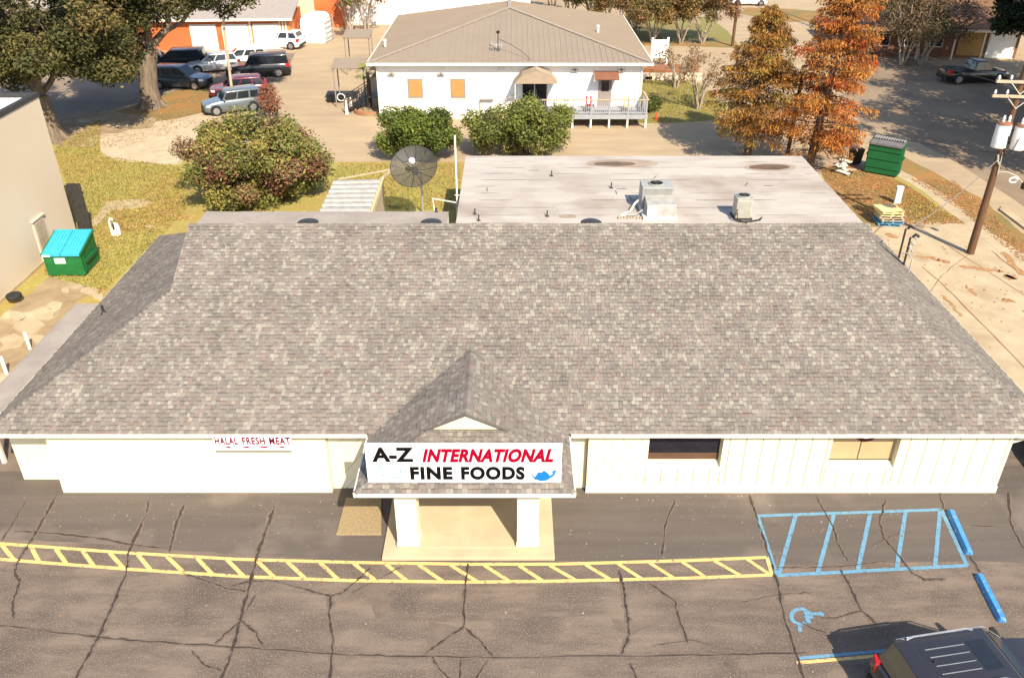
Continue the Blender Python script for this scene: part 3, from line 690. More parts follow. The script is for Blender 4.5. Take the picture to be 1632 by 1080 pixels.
# porch columns and slabs
for px in (651, 841):
    b = at(px, 872, .16); m = MB(); x = b.x; y = 18.62
    m.box(x - .31, x + .31, y - .3, y + .3, .16, PZ - .171); c = part(m, 'column', 'cream_wall', bevel=.012)
    m = MB(); m.box(x - .335, x + .335, y - .325, y + .325, .161, .30); m.build('plinth', 'cream_wall', c, org=OX, bevel=.008)
p0, p1 = at(609, 893), at(884, 893)
m = MB(); m.box(p0.x, p1.x, p0.y, YW + .15, 0, .12); part(m, 'porch_slab', 'porch_concrete', bevel=.015)
m = MB(); m.box(p0.x + .45, p1.x - .45, 18.28, YW + .14, .12, .16); part(m, 'porch_step', 'porch_concrete', bevel=.01)
q = [at(*p) for p in ((536, 853), (608, 853), (608, 795), (552, 795))]
m = MB(); m.prism([(p.x, min(p.y, YW - .04)) for p in q], 0, .07); part(m, 'side_slab', 'exposed_aggregate', bevel=.01)
# low canopy along the left end
m = MB(); m.box(-17.1, -16.06, 22.0, 29.4, 2.12, 2.30); part(m, 'side_canopy', 'low_membrane')
m = MB(); m.box(-17.14, -16.05, 21.93, 21.998, 2.05, 2.33); part(m, 'canopy_fascia', 'white_trim'); m = MB(); m.box(-17.16, -17.102, 21.999, 29.4, 2.08, 2.31); part(m, 'canopy_edge', 'low_membrane')
m = MB(); m.box(-16.3, -16.06, 22.0, 26.4, 2.303, 2.36); m.box(-16.2, -16.06, 26.45, 29.3, 2.303, 2.34); part(m, 'canopy_flashing', 'low_membrane')
for yy in (22.4, 25.8, 29.2):
    m = MB(); m.box(-17.08, -16.96, yy - .06, yy + .06, 0, 2.12); part(m, 'canopy_post', 'white_trim')
# rear flat block with membrane strips, low link roof
FX0, FX1, FY0, FY1, FZ = -2.5, 15.9, 34.9, 45.3, 3.0
m = MB(); m.box(FX0, FX1, FY0, FY1, 0, FZ - .06); part(m, 'rear_wall', 'white_stucco')
m = MB(); m.box(FX0 - .04, FX1 + .04, FY0, FY1 + .04, FZ - .16, FZ - .02); part(m, 'rear_roof_edge', 'white_trim')
n = 11; st = (FY1 - FY0) / n
for i in range(n):
    m = MB(); y0 = FY0 + i * st; t = .004 * ((i * 7) % 3)
    m.hexa([(FX0 - .05, y0 - .05, FZ - .02), (FX1 + .05, y0 - .05, FZ - .02), (FX1 + .05, y0 + st, FZ - .02), (FX0 - .05, y0 + st, FZ - .02),
            (FX0 - .05, y0 - .05, FZ + .014 + t), (FX1 + .05, y0 - .05, FZ + .014 + t), (FX1 + .05, y0 + st, FZ + .004), (FX0 - .05, y0 + st, FZ + .004)])
    part(m, 'membrane_strip', 'membrane')
for (cx, cy, rx, ry, mt, sd_) in ((992, 261, 58, 6.5, 'stain_pale', 1), (980, 262, 34, 3.4, 'stain', 2), (1228, 267, 42, 6, 'stain_pale', 3), (1226, 267, 33, 4.3, 'stain', 4), (905, 345, 14, 3, 'stain_pale', 5)):
    pts = ell(cx, cy, rx, ry, 0, 340, 16); pts = wobble(pts, 1.5, 12, sd_)
    m = MB(); m.prism([(p.x, p.y) for p in (at(*q, FZ) for q in pts)], FZ + .018, FZ + (.027 if mt == 'stain' else .023)); part(m, 'water_stain', mt)
rg = random.Random(3)
for i in range(1, n):      # dirty laps between the strips, broken here and there
    y0 = FY0 + i * st - .05; x = FX0 + rg.uniform(.1, 2)
    while x < FX1 - .5:
        x2 = min(FX1 - .05, x + rg.uniform(.8, 4.5)); m = ribbon_mb([(x, y0), ((x + x2) / 2, y0 - .01), (x2, y0)], rg.choice((.012, .018, .028)), FZ + .0235, .012, i, 4, True); part(m, 'lap_dirt', 'stain_pale' if rg.random() < .65 else 'stain', fix=False); x = x2 + rg.uniform(.5, 4)
for k in range(9):     # short splits and wrinkles in the membrane
    a = at(rg.uniform(760, 1290), rg.uniform(272, 345), FZ); an = rg.choice((.05, 1.2, 1.9, .1))
    m = ribbon_mb([(a.x, a.y), (a.x + .4 * math.cos(an) + .1, a.y + .5 * math.sin(an))], .04, FZ + .026, .03, k, 3); part(m, 'membrane_split', 'dark_metal', fix=False)
LX0, LX1, LY1, LZ = -14.6, -3.05, 38.1, 2.6
m = MB(); m.box(LX0, LX1, 35.0, LY1, 0, LZ - .05); part(m, 'rear_wall', 'white_stucco')
for i in range(7):
    x0 = LX0 - .08 + i * 1.663; m = MB(); m.hexa([(x0, 35.0, LZ - .05), (x0 + 1.663, 35.0, LZ - .05), (x0 + 1.663, LY1 + .08, LZ - .05), (x0, LY1 + .08, LZ - .05),
      (x0, 35.0, LZ + .012), (x0 + 1.663, 35.0, LZ + .002), (x0 + 1.663, LY1 + .08, LZ + .002), (x0, LY1 + .08, LZ + .02)]); part(m, 'link_roof_sheet', 'low_membrane')
m = MB(); m.tube([(x, 36.2 + .2 * math.sin(i), LZ + .02) for i, x in enumerate(np.linspace(-10.5, -8.3, 6))], .03, 5); part(m, 'link_roof_fold', 'dark_metal')
m = MB(); m.box(LX1, FX0 - .06, 36.0, 36.6, 0, 2.1); part(m, 'link_door', 'dark_metal')
# ---------------------------------------------------------------- things on the store
def ridge_vent(px, label):
    p = at(px, 355, 5.2); y = 28.9; x = (px - 816) / FPX * (y * _c + (CAM_H - 5.9) * _s)
    t = thing('roof_turbine', label, 'roof vent', (x, y, ZR - SL * (y - YR)), 0, 'round vents behind the store roof ridge')
    m = MB(); m.lathe([(.2, -.05), (.2, .1)], 14); m.build('vent_neck', 'galv', t)
    m = MB(); m.lathe([(.21, .08), (.38, .10), (.39, .13), (.29, .18), (.12, .21), (.01, .215)], 20); m.build('vent_cap', 'dark_metal', t, smooth=True)
ridge_vent(491, 'round grey vent behind the store roof ridge, in front of the corrugated lean-to')
ridge_vent(687, 'round dark vent behind the store roof ridge, next to the big mesh dish')
ridge_vent(942, 'round dark vent behind the store roof ridge, next to the large rooftop cooling unit')
def pipe_vent(loc, label, h=.28, r=.045):
    t = thing('plumbing_vent', label, 'vent pipe', loc, 0, 'small vent pipes on the roofs')
    m = MB(); m.lathe([(.14, -.06), (.10, .02), (r + .01, .07)], 10); m.build('flashing', 'dark_metal', t); m = MB(); m.lathe([(r, 0), (r, h)], 8); m.build('pipe', 'dark_metal', t)
hx, hy = -14.35, 24.4
pp = at(167, 505, 3.0); zz = ZE + (pp.x - XL) * (ZK - ZE) / (XLK - XL)
pipe_vent((pp.x, pp.y, zz + .02), 'small dark vent pipe on the left hip of the shingle roof', .32, .05)
for px, py in ((757, 342), (763, 352), (879, 281), (974, 300), (872, 345)):
    p = at(px, py, FZ); pipe_vent((p.x, p.y, FZ), 'thin dark vent pipe on the pale flat roof', .30, .03)
p = at(695, 338, LZ); pipe_vent((p.x, p.y, LZ), 'thin dark vent pipe on the low grey link roof', .2, .05)
# rooftop units
def fan_grille(t, c, r, h, n=7):
    m = MB(); m.lathe([(r, 0), (r, .05), (r - .04, .06), (r - .05, .02)], 24, (c[0], c[1], h)); g_ = m.build('fan_shroud', 'ac_grey', t, smooth=True)
    m = MB(); m.lathe([(r - .05, .015), (r - .05, .02)], 24, (c[0], c[1], h)); m.build('fan_well', 'black', g_)
    m = MB()
    for k in range(1, n): m.tube([(c[0] + (r - .04) * k / n * math.cos(a), c[1] + (r - .04) * k / n * math.sin(a), h + .055) for a in np.linspace(0, 2 * math.pi, 19)], .006, 4, cap=False)
    for k in range(6): a = k * math.pi / 3; m.tube([(c[0], c[1], h + .06), (c[0] + (r - .03) * math.cos(a), c[1] + (r - .03) * math.sin(a), h + .056)], .007, 4)
    m.lathe([(.10, 0), (.10, .03)], 12, (c[0], c[1], h + .05)); m.build('fan_guard', 'dark_metal', g_)
a = at(1024, 350, FZ); b = at(1079, 350, FZ); ux = (a.x + b.x) / 2; uy = a.y
u = thing('rooftop_unit', 'large grey packaged cooling unit with a sloping hood on the flat roof', 'air conditioner', (ux, uy, FZ + .015))
m = MB(); m.box(-.78, .78, -.1, 2.05, 0, .14); m.build('curb', 'white_trim', u)
m = MB(); m.box(-.74, .72, .95, 2.0, .14, 1.16); m.build('cabinet', 'ac_grey', u, bevel=.02)
m = MB(); m.hexa([(-.62, -.02, .14), (.72, -.02, .14), (.72, .948, .14), (-.62, .948, .14), (-.62, .06, .66), (.72, .06, .66), (.72, .948, .78), (-.62, .948, .78)]); m.build('hood', 'galv', u, bevel=.015)
m = MB(); m.box(-.60, -.14, -.045, -.002, .2, .62); m.build('filter_panel', 'sign_white', u)
for k in range(9): m = MB(); m.box(-.66, .64, .935, .949, .84 + k * .033, .858 + k * .033); m.build('louvre', 'ac_grey', u)
fan_grille(u, (-.05, 1.5, 0), .36, 1.165)
m = MB(); m.tube([(-.75, 1.3, .5), (-1.0, 1.2, .32), (-1.3, .7, .10), (-1.8, .25, .08)], .05, 8); m.build('insulated_pipe', 'white_trim', u, smooth=True)
m = MB(); m.tube([(-.75, .4, .3), (-1.1, .25, .12), (-1.5, .3, .08), (-1.9, .1, .08)], .035, 8); m.build('conduit', 'galv', u, smooth=True)
m = MB()
for k in range(8): m.box(-1.9 + k * .14, -1.8 + k * .14, .0 + .05 * (k % 3), .12 + .05 * (k % 3), 0, .07)
m.build('pipe_block', 'weathered_wood', u)
a = at(1181, 351, FZ)
u = thing('condenser_unit', 'small upright tan condenser with a round top fan on the flat roof', 'air conditioner', (a.x + .08, a.y + .38, FZ + .015))
m = MB(); m.box(-.42, .42, -.42, .42, 0, .05); m.build('base_pan', 'dark_metal', u)
m = MB(); m.box(-.36, .36, -.36, .36, .05, .98); m.build('cabinet', 'ac_tan', u, bevel=.05)
for sx in (-1, 1):
    for k in range(12): m = MB(); m.box(-.30 + k * .052, -.275 + k * .052, sx * .362 - .004, sx * .362 + .004, .14, .88); m.build('louvre', 'ac_grey', u)
m = MB(); m.box(-.38, .38, -.38, .38, .98, 1.02); m.build('top_cap', 'ac_grey', u, bevel=.02)
fan_grille(u, (0, 0, 0), .31, 1.02)
m = MB(); m.tube([(-.34, -.35, .3), (-.42, -.5, .35), (-.45, -.62, .12), (-.2, -.7, .06), (.3, -.66, .05), (.75, -.5, .06), (.9, -.2, .05)], .035, 8); m.build('refrigerant_line', 'black', u, smooth=True)
m = MB(); m.tube([(-.3, -.36, .5), (-.36, -.5, .5), (-.3, -.6, .1), (.1, -.82, .05)], .025, 6); m.build('conduit', 'dark_metal', u, smooth=True)
# service masts on the right hip
def hip_z(x): return ZE + (XR - x) * (ZK - ZE) / (XR - XRK)
def at_hip(px, py):
    d = ray(px, py); k = (ZK - ZE) / (XR - XRK); t = (ZE + XR * k - CAM_H) / (d.z + d.x * k); return d * t + Vector((0, 0, CAM_H))
MP = at_hip(1432, 412); MP2 = at_hip(1440, 423) - MP; MP3 = at_hip(1448, 434) - MP
mast = thing('service_mast', 'pair of steel conduit masts with clamps on the right edge of the store roof', 'conduit mast', MP)
for k, (dx, dy) in enumerate(((0, 0), (MP2.x, MP2.y))):
    m = MB(); m.tube([(dx, dy, -.25), (dx + .02, dy + .05, 1.35)], .045, 8); m.tube([(dx + .1, dy + .05, 1.35), (dx + .18, dy, 1.5), (dx + .3, dy - .1, 1.42)], .06, 8); m.build('conduit', 'dark_metal', mast, smooth=True)
m = MB(); m.tube([(MP3.x, MP3.y, MP3.z - .1), (MP3.x + .02, MP3.y, .75), (MP3.x - .1, MP3.y + .2, .95), (MP3.x - .3, MP3.y + .35, .9)], .03, 8); m.build('conduit', 'galv', mast, smooth=True)
m = MB(); m.bar((-.9, .9, .55), (MP2.x, MP2.y, .15), .03, .03); m.build('stay', 'dark_metal', mast)
m = MB()
for k in range(7):
    m.lathe([(.03, -.05), (.065, -.02), (.065, .02), (.03, .05)], 8, (MP2.x + .12 + .1 * math.cos(k * 2), MP2.y + .1 * math.sin(k * 3), .75 + k * .1))
m.build('insulator', 'galv', mast)
# ---------------------------------------------------------------- signs
SY = 18.22; s0 = atY(580, 707, SY); s1 = atY(894, 769, SY); SX0, SX1, SZ1, SZ0 = s0.x, s1.x, s0.z, 2.66
OS = ((SX0 + SX1) / 2, SY, SZ0); SW, SHT = SX1 - SX0, SZ1 - SZ0
sign = thing('store_sign', 'wide white sign board with black and red lettering above the porch', 'sign', OS)
m = MB(); m.box(SX0, SX1, SY, SY + .05, SZ0, SZ1); m.build('board', 'sign_white', sign, org=OS, bevel=.006)
for xx in (SX0 + .02, SX1 - .06):
    m = MB(); m.add([(xx, SY + .051, SZ0 + .05), (xx, SY + .051, SZ1 - .05), (xx, SY + .45, SZ0 + .25), (xx + .03, SY + .051, SZ0 + .05), (xx + .03, SY + .051, SZ1 - .05), (xx + .03, SY + .45, SZ0 + .25)], [(0, 1, 2), (5, 4, 3), (0, 3, 4, 1), (1, 4, 5, 2), (2, 5, 3, 0)]); m.build('side_panel', 'black', sign, org=OS)
for k in range(5):
    xx = SX0 + .4 + k * (SW - .8) / 4; m = MB(); m.bar((xx, SY + .06, SZ1 - .2), (xx, SY + .95, SZ0 + .42), .04, .04); m.bar((xx, SY + .06, SZ0 + .1), (xx, SY + .3, SZ0 + .1), .04, .04); m.build('brace', 'dark_metal', sign, org=OS)
def sx(f): return SX0 + f * SW
def sz(f): return SZ0 + (1 - f) * SHT
text_mesh('lettering', 'A-Z', sx(.032), sx(.247), sz(.46), sz(.085), SY - .004, 'sign_black', sign, OS, offset=.042)
text_mesh('lettering', 'INTERNATIONAL', sx(.288), sx(.958), sz(.47), sz(.12), SY - .004, 'sign_red', sign, OS, shear=.28, offset=.055, letterspace=1.08)
text_mesh('lettering', 'FINE', sx(.222), sx(.44), sz(.92), sz(.585), SY - .004, 'sign_black', sign, OS, offset=.055, letterspace=1.15)
text_mesh('lettering', 'FOODS', sx(.484), sx(.812), sz(.925), sz(.58), SY - .004, 'sign_black', sign, OS, offset=.055, letterspace=1.15)
m = MB()      # thin outline of a shopping trolley
def ln(a, b, mm, wd=.018): mm.bar((sx(a[0]), SY - .006, sz(a[1])), (sx(b[0]), SY - .006, sz(b[1])), wd, wd)
for a, b in (((.045, .51), (.068, .55)), ((.068, .55), (.094, .71)), ((.068, .55), (.18, .55)), ((.18, .55), (.172, .76)), ((.094, .71), (.172, .70)), ((.094, .71), (.078, .84)), ((.078, .84), (.175, .86)), ((.172, .76), (.085, .80))): ln(a, b, m)
m.build('trolley_outline', 'sign_pale_green', sign, org=OS)
m = MB()
def blob(pts): m.slab([(sx(a), SY - .008, sz(b)) for a, b in pts], (0, -1, 0), .006)
blob([(.872, .80), (.882, .72), (.897, .74), (.91, .68), (.925, .73), (.938, .78), (.945, .88), (.93, .94), (.90, .965), (.875, .93), (.862, .86)])
blob([(.846, .75), (.852, .77), (.862, .86), (.872, .92), (.866, .93), (.852, .85)]); blob([(.94, .82), (.955, .78), (.968, .66), (.974, .68), (.966, .80), (.948, .88)]); blob([(.948, .76), (.955, .70), (.962, .66), (.964, .69), (.957, .75)])
m.build('fish_emblem', 'sign_blue', sign, org=OS, fix=False)
HY = YE - .045; h0 = at(337, 688, 2.5); HX0, HX1 = -9.05, -6.68; OH = (HX0, HY, 2.0)
hs = thing('meat_sign', 'small white banner with dark red lettering on the store eave', 'sign', OH)
m = MB(); m.box(HX0, HX1, HY - .012, HY, 1.96, 2.52); m.build('board', 'sign_white', hs, org=OH)
for wd_, f0, f1 in (('HALAL', .02, .31), ('FRESH', .37, .66), ('MEAT', .715, .985)):
    text_mesh('lettering', wd_, HX0 + f0 * (HX1 - HX0), HX0 + f1 * (HX1 - HX0), 2.19, 2.46, HY - .014, 'sign_purple_red', hs, OH, offset=.035, letterspace=1.15)
m = MB()
for fx, ww_ in ((.17, .10), (.40, .12), (.62, .16), (.86, .10)):
    x = HX0 + fx * (HX1 - HX0); m.slab([(x - ww_, HY - .016, 2.09), (x - ww_ * .2, HY - .016, 2.05), (x + ww_ * .8, HY - .016, 2.06), (x + ww_ * .9, HY - .016, 2.12), (x + ww_ * .2, HY - .016, 2.115)], (0, -1, 0), .004)
m.build('red_marks', 'sign_red', hs, org=OH, fix=False)
# ---------------------------------------------------------------- blue wheel stops
def wheel_stop(a, b, label):
    A, B = at(*a), at(*b); c = (A + B) / 2; d = B - A; L_ = d.length
    m = MB(); pr = [(-.125, 0), (.125, 0), (.11, .06), (.065, .15), (-.065, .15), (-.11, .06)]
    v = []; k = len(pr)
    for x in (-L_ / 2, -L_ / 2 + .05, L_ / 2 - .05, L_ / 2):
        sc = .8 if abs(x) > L_ / 2 - .01 else 1
        v += [(x, y * sc, .010 + z * (sc if z else 1)) for y, z in pr]
    f = [tuple(range(k))[::-1], tuple(range(3 * k, 4 * k))]
    for i in range(3):
        for j in range(k): f.append((i * k + j, i * k + (j + 1) % k, (i + 1) * k + (j + 1) % k, (i + 1) * k + j))
    m.add(v, f); o = m.build('wheel_stop', 'blue_stop', None, bevel=.008); o.location = (c.x, c.y, 0); o.rotation_euler = (0, 0, math.atan2(d.y, d.x))
    tag(o, label, 'wheel stop', 'blue wheel stops')
wheel_stop((1514, 816), (1544, 884), 'blue concrete wheel stop at the end of the blue hatched aisle')
wheel_stop((1559, 918), (1597, 992), 'blue concrete wheel stop in front of the parked charcoal SUV')

# ================================================================== VEHICLES
def plate(m, q, u0, u1, v0, v1, off=.006, th=.012):
    a, b, c, d = [Vector(x) for x in q]
    def P(u, v): return (a * (1 - u) + b * u) * (1 - v) + (d * (1 - u) + c * u) * v
    n = (b - a).cross(d - a).normalized(); p = [P(u0, v0), P(u1, v0), P(u1, v1), P(u0, v1)]
    m.hexa([x + n * (off - th) for x in p] + [x + n * off for x in p])
def make_car(name, label, paint, loc, heading, L=4.7, W=1.86, H=1.7, kind='suv', rails=None, group='cars parked in the lots', detail=False, cat='car', rz=0):
    t = thing(name, label, cat, (loc[0], loc[1], loc[2]), R(heading), group)
    P = 'paint_' + paint; k = H / 1.7; h = W / 2; zb = (1.02 if kind != 'sedan' else .95) * k
    if kind == 'sedan': zb = .92
    st = [(-.5, .45, zb - .25, .82), (-.49, .34, zb - .08, .93), (-.44, .24, zb, .98), (-.3, .20, zb + .01, 1), (0, .2, zb, 1), (.18, .2, zb - .01, 1), (.26, .2, zb - .03, .995), (.40, .22, zb - .12, .96), (.47, .30, zb - .20, .88), (.495, .36, zb - .30, .78), (.5, .42, zb - .36, .70)]
    m = MB(); vs = []; fs = []
    for x, z0, z1, ww in st:
        y = h * ww; vs += [(x * L, yy, zz) for yy, zz in ((-y * .88, z0), (-y * .97, z0 + .12), (-y, (z0 + z1) / 2), (-y * .97, z1 - .10), (-y * .90, z1), (0, z1 + .025), (y * .90, z1), (y * .97, z1 - .10), (y, (z0 + z1) / 2), (y * .97, z0 + .12), (y * .88, z0))]
    n = 11
    for i in range(len(st) - 1):
        for j in range(n): fs.append((i * n + j, i * n + (j + 1) % n, (i + 1) * n + (j + 1) % n, (i + 1) * n + j))
    fs += [tuple(range(n)), tuple(range((len(st) - 1) * n, len(st) * n))]
    m.add(vs, fs); body = m.build('body', P, t, smooth=True)
    cab = {'suv': (-.475, .235, -.40, .055, .80), 'wagon': (-.47, .26, -.38, .06, .78), 'sedan': (-.36, .23, -.20, .05, .74), 'pickup': (-.10, .25, -.06, .10, .80), 'van': (-.485, .33, -.45, .10, .82), 'boxy': (-.485, .20, -.455, .10, .84)}[kind]
    xr, xf, tr, tf, tw = cab[0] * L, cab[1] * L, cab[2] * L, cab[3] * L, cab[4] * h; bw = .925 * h; zl = zb - .03
    c8 = [(xr, -bw, zl), (xf, -bw * .96, zl - .02), (xf, bw * .96, zl - .02), (xr, bw, zl), (tr, -tw, H - .03), (tf, -tw, H - .02), (tf, tw, H - .02), (tr, tw, H - .03)]
    m = MB(); m.hexa(c8); cabin = m.build('cabin', P, t, bevel=.05, segs=3, smooth=True)
    m = MB(); xm = (tr + tf) / 2
    m.hexa([(tr + .05, -tw + .05, H - .035), (tf - .02, -tw + .05, H - .03), (tf - .02, tw - .05, H - .03), (tr + .05, tw - .05, H - .035), (tr + .15, -tw + .14, H), (tf - .14, -tw + .14, H), (tf - .14, tw - .14, H), (tr + .15, tw - .14, H)])
    roofp = m.build('roof_panel', P, t, bevel=.02, smooth=True)
    def win(nm, q, *uv):
        m = MB(); plate(m, q, *uv); return m.build(nm, 'glass', t)
    A, B, C, D, E, F_, G, H_ = c8
    win('windshield', (B, C, G, F_), .07, .93, .10, .90, .012)
    win('rear_window', (D, A, E, H_), .09, .91, .30 if kind != 'sedan' else .1, .88, .012)
    nside = {'suv': (.03, .28, .34, .63, .67, .97), 'wagon': (.05, .28, .34, .63, .67, .96), 'van': (.03, .30, .34, .63, .67, .97), 'sedan': (.08, .50, .54, .95), 'pickup': (.04, .46, .52, .95), 'boxy': (.04, .28, .33, .62, .66, .97)}[kind]
    for q, rev in (((A, B, F_, E), 0), ((C, D, H_, G), 1)):
        for i in range(0, len(nside), 2):
            u0, u1 = nside[i], nside[i + 1]
            if rev: u0, u1 = 1 - u1, 1 - u0
            win('side_window', q, u0, u1, .16, .86, .012)
    r = .36 if H > 1.55 else .33
    if H > 1.85: r = .40
    for sx_ in (-.31, .315):
        for sy in (-1, 1):
            x, y = sx_ * L, sy * (h - .10)
            m = MB(); m.lathe([(r * 1.17, 0), (r * 1.17, .02)], 20, (x, sy * h * .995 - (.02 if sy > 0 else 0), r + .02), 'y'); m.build('wheel_arch', 'black', t)
            m = MB(); m.lathe([(r * .62, -.115), (r * .93, -.12), (r, -.08), (r, .08), (r * .93, .12), (r * .62, .115)], 20, (x, y, r), 'y'); wl = m.build('wheel', 'rubber', t, smooth=True)
            m = MB(); yo = y + sy * .118; m.lathe([(r * .64, -.012), (r * .64, .004), (r * .55, .008)], 20, (x, yo, r), 'y'); m.lathe([(.06, 0), (.06, sy * .025)], 8, (x, yo, r), 'y')
            for a in range(5):
                an = a * 2 * math.pi / 5; m.bar((x, yo + sy * .014, r), (x + r * .6 * math.cos(an), yo + sy * .014, r + r * .6 * math.sin(an)), .05, .03)
            m.build('rim', 'rim', wl)
    for sy in (-1, 1):
        m = MB(); m.hexa([(.478 * L, sy * h * .50, zb - .38), (.478 * L, sy * h * .84, zb - .36), (.40 * L, sy * h * .97, zb - .34), (.40 * L, sy * h * .5, zb - .38), (.465 * L, sy * h * .50, zb - .22), (.46 * L, sy * h * .84, zb - .20), (.40 * L, sy * h * .975, zb - .17), (.40 * L, sy * h * .5, zb - .2)]); m.build('headlight', 'lamp_clear', t)
        m = MB(); m.hexa([(-.502 * L, sy * h * .66, zb - .28), (-.49 * L, sy * h * .94, zb - .28), (-.43 * L, sy * h * .99, zb - .25), (-.43 * L, sy * h * .7, zb - .25), (-.495 * L, sy * h * .70, zb + .02), (-.482 * L, sy * h * .93, zb + .04), (-.43 * L, sy * h * .975, zb + .02), (-.43 * L, sy * h * .7, zb + .02)]); m.build('taillight', 'lamp_red', t)
        m = MB(); m.hexa([(xf - .28, sy * bw * .98, zl + .06), (xf - .08, sy * bw * .98, zl + .06), (xf - .14, sy * (bw + .20), zl + .08), (xf - .26, sy * (bw + .20), zl + .08), (xf - .28, sy * bw * .98, zl + .14), (xf - .08, sy * bw * .98, zl + .14), (xf - .14, sy * (bw + .20), zl + .22), (xf - .26, sy * (bw + .20), zl + .22)]); m.build('mirror', P if not detail else 'black', t, bevel=.02)
    m = MB(); m.box(-.506 * L, -.46 * L, -h * .86, h * .86, .34, .56); m.build('bumper', 'black', t, bevel=.03); m = MB(); m.box(.44 * L, .506 * L, -h * .66, h * .66, .28, .46); m.build('bumper', 'black', t, bevel=.03)
    m = MB(); m.box(.47 * L, .503 * L, -h * .45, h * .45, .50, zb - .30); m.build('grille', 'black', t, bevel=.01)
    if kind == 'pickup':
        m = MB(); m.box(-.47 * L, xr - .08, -h * .78, h * .78, zb - .05, zb + .032); m.build('truck_bed', 'black', t)
    if rails:
        for sy in (-1, 1):
            y = sy * (tw - .06); m = MB(); m.tube([(tr + .18, y, H - .01), (tr + .32, y, H + .055), (tf - .45, y, H + .06), (tf - .28, y, H - .005)], .024, 8); m.build('roof_rail', rails, t, smooth=True)
    if detail:
        for j, yy in enumerate((-.34, -.12, .12, .34)):
            m = MB(); m.box(tr + .42, tf - .74, yy - .010, yy + .010, H - .002, H + .014); m.build('roof_rib', 'rim', t, bevel=.005)
        m = MB(); m.box(tf - .66, tf - .2, -.42, .42, H - .002, H + .008); m.build('sunroof', 'glass', t, bevel=.004)
        m = MB(); m.hexa([(tr - .16, -tw * .93, H - .06), (tr + .22, -tw + .06, H - .03), (tr + .22, tw - .06, H - .03), (tr - .16, tw * .93, H - .06), (tr - .15, -tw * .90, H - .025), (tr + .22, -tw + .08, H + .004), (tr + .22, tw - .08, H + .004), (tr - .15, tw * .90, H - .025)]); m.build('spoiler', P, t, bevel=.015, smooth=True)
        for sy in (-1, 1):
            m = MB(); y = sy * (tw + .012); m.tube([(tr - .02, y + sy * .03, H - .10), (tr + .3, y, H - .035), (tf - .3, y, H - .03), (tf + .1, y + sy * .02, H - .08), (xf - .08, bw * .95 * sy, zl + .06)], .016, 6); m.build('window_trim', 'chrome', t, smooth=True)
        m = MB(); m.lathe([(.03, 0), (.012, .09)], 8, (tr + .42, 0, H)); m.build('antenna', 'black', t)
        m = MB(); m.box(-.512 * L, -.505 * L, -.28, .28, .66, .82); m.build('number_plate', 'sign_white', t)
    return t
def car_at(px, py): p = at(px, py); return (p.x, p.y, .008)
sp = at(1505, 1036, 1.7)
make_car('parked_suv', 'charcoal SUV with silver roof rails and ribbed roof beside the blue wheelchair symbol', 'charcoal', (sp.x + 1.05, sp.y - .10, .008), 9.5, 4.75, 1.9, 1.72, 'suv', 'chrome', None, True, 'car')
gname = 'cars parked in the lot behind the yard'
make_car('parked_suv', 'white SUV turned away in front of the orange garage doors', 'white', car_at(447, 76), 170, 4.9, 1.9, 1.7, 'suv', None, gname)
make_car('parked_suv', 'long black SUV between the white SUV and the maroon car', 'black', car_at(414, 121), 192, 5.5, 2.05, 1.92, 'boxy', 'paint_black', gname)
make_car('parked_suv', 'white SUV parked directly beside the long black SUV', 'white', car_at(388, 106), 194, 4.9, 1.95, 1.72, 'suv', 'paint_silver', gname)
make_car('parked_car', 'silver minivan parked between the white SUV and the black van', 'silver', car_at(342, 113), 202, 4.7, 1.9, 1.62, 'wagon', None, gname)
make_car('parked_van', 'black van parked behind the large oak trunk', 'black', car_at(288, 111), 190, 5.0, 2.0, 1.85, 'van', None, gname)
make_car('parked_suv', 'slate blue SUV beside the oak trunk at the grass edge', 'slate', car_at(291, 139), -6, 4.95, 1.98, 1.8, 'suv', 'dark_metal', gname)
make_car('parked_car', 'maroon car parked behind the grey blue off-road car', 'maroon', car_at(382, 153), 197, 4.6, 1.85, 1.6, 'wagon', None, gname)
make_car('parked_car', 'grey blue boxy off-road car beside the wooden pole', 'greyblue', car_at(372, 177), 208, 4.4, 1.85, 1.7, 'boxy', None, gname)
make_car('parked_car', 'steel blue car half hidden behind the oak leaves', 'steel', car_at(238, 108), 190, 4.6, 1.85, 1.55, 'sedan', None, gname)
make_car('pickup_truck', 'black pickup truck outside the brown-roofed house', 'black', car_at(1548, 130), 4, 5.6, 2.0, 1.88, 'pickup', None, None, cat='truck')
make_car('parked_car', 'white car parked at the far side of the street junction', 'white', car_at(1192, 8), 175, 4.6, 1.85, 1.55, 'sedan', None, None)
# white box trailers behind the first oak
def trailer(px, py, label, L=7.5, hd=4):
    p = at(px, py); t = thing('box_trailer', label, 'trailer', (p.x, p.y, .008), R(hd))
    m = MB(); m.box(-L / 2, L / 2, -1.25, 1.25, .95, 3.4); m.build('box', 'garage_white', t, bevel=.04)
    for k in range(13): m = MB(); x = -L / 2 + .3 + k * (L - .6) / 12; m.box(x - .02, x + .02, -1.27, -1.251, 1.0, 3.35); m.build('side_rib', 'pale_metal', t)
    m = MB(); m.box(-L / 2 + .1, L / 2 - .1, -1.1, 1.1, .7, .948); m.build('chassis', 'dark_metal', t)
    for x in (-L / 2 + 1.1, -L / 2 + 2.2, L / 2 - 1.4):
        for y in (-1.05, 1.05): m = MB(); m.lathe([(.3, -.14), (.48, -.14), (.5, -.1), (.5, .1), (.48, .14), (.3, .14)], 16, (x, y, .5), 'y'); m.build('wheel', 'rubber', t, smooth=True)
trailer(128, 108, 'white box trailer parked behind the oak with the forked trunk')

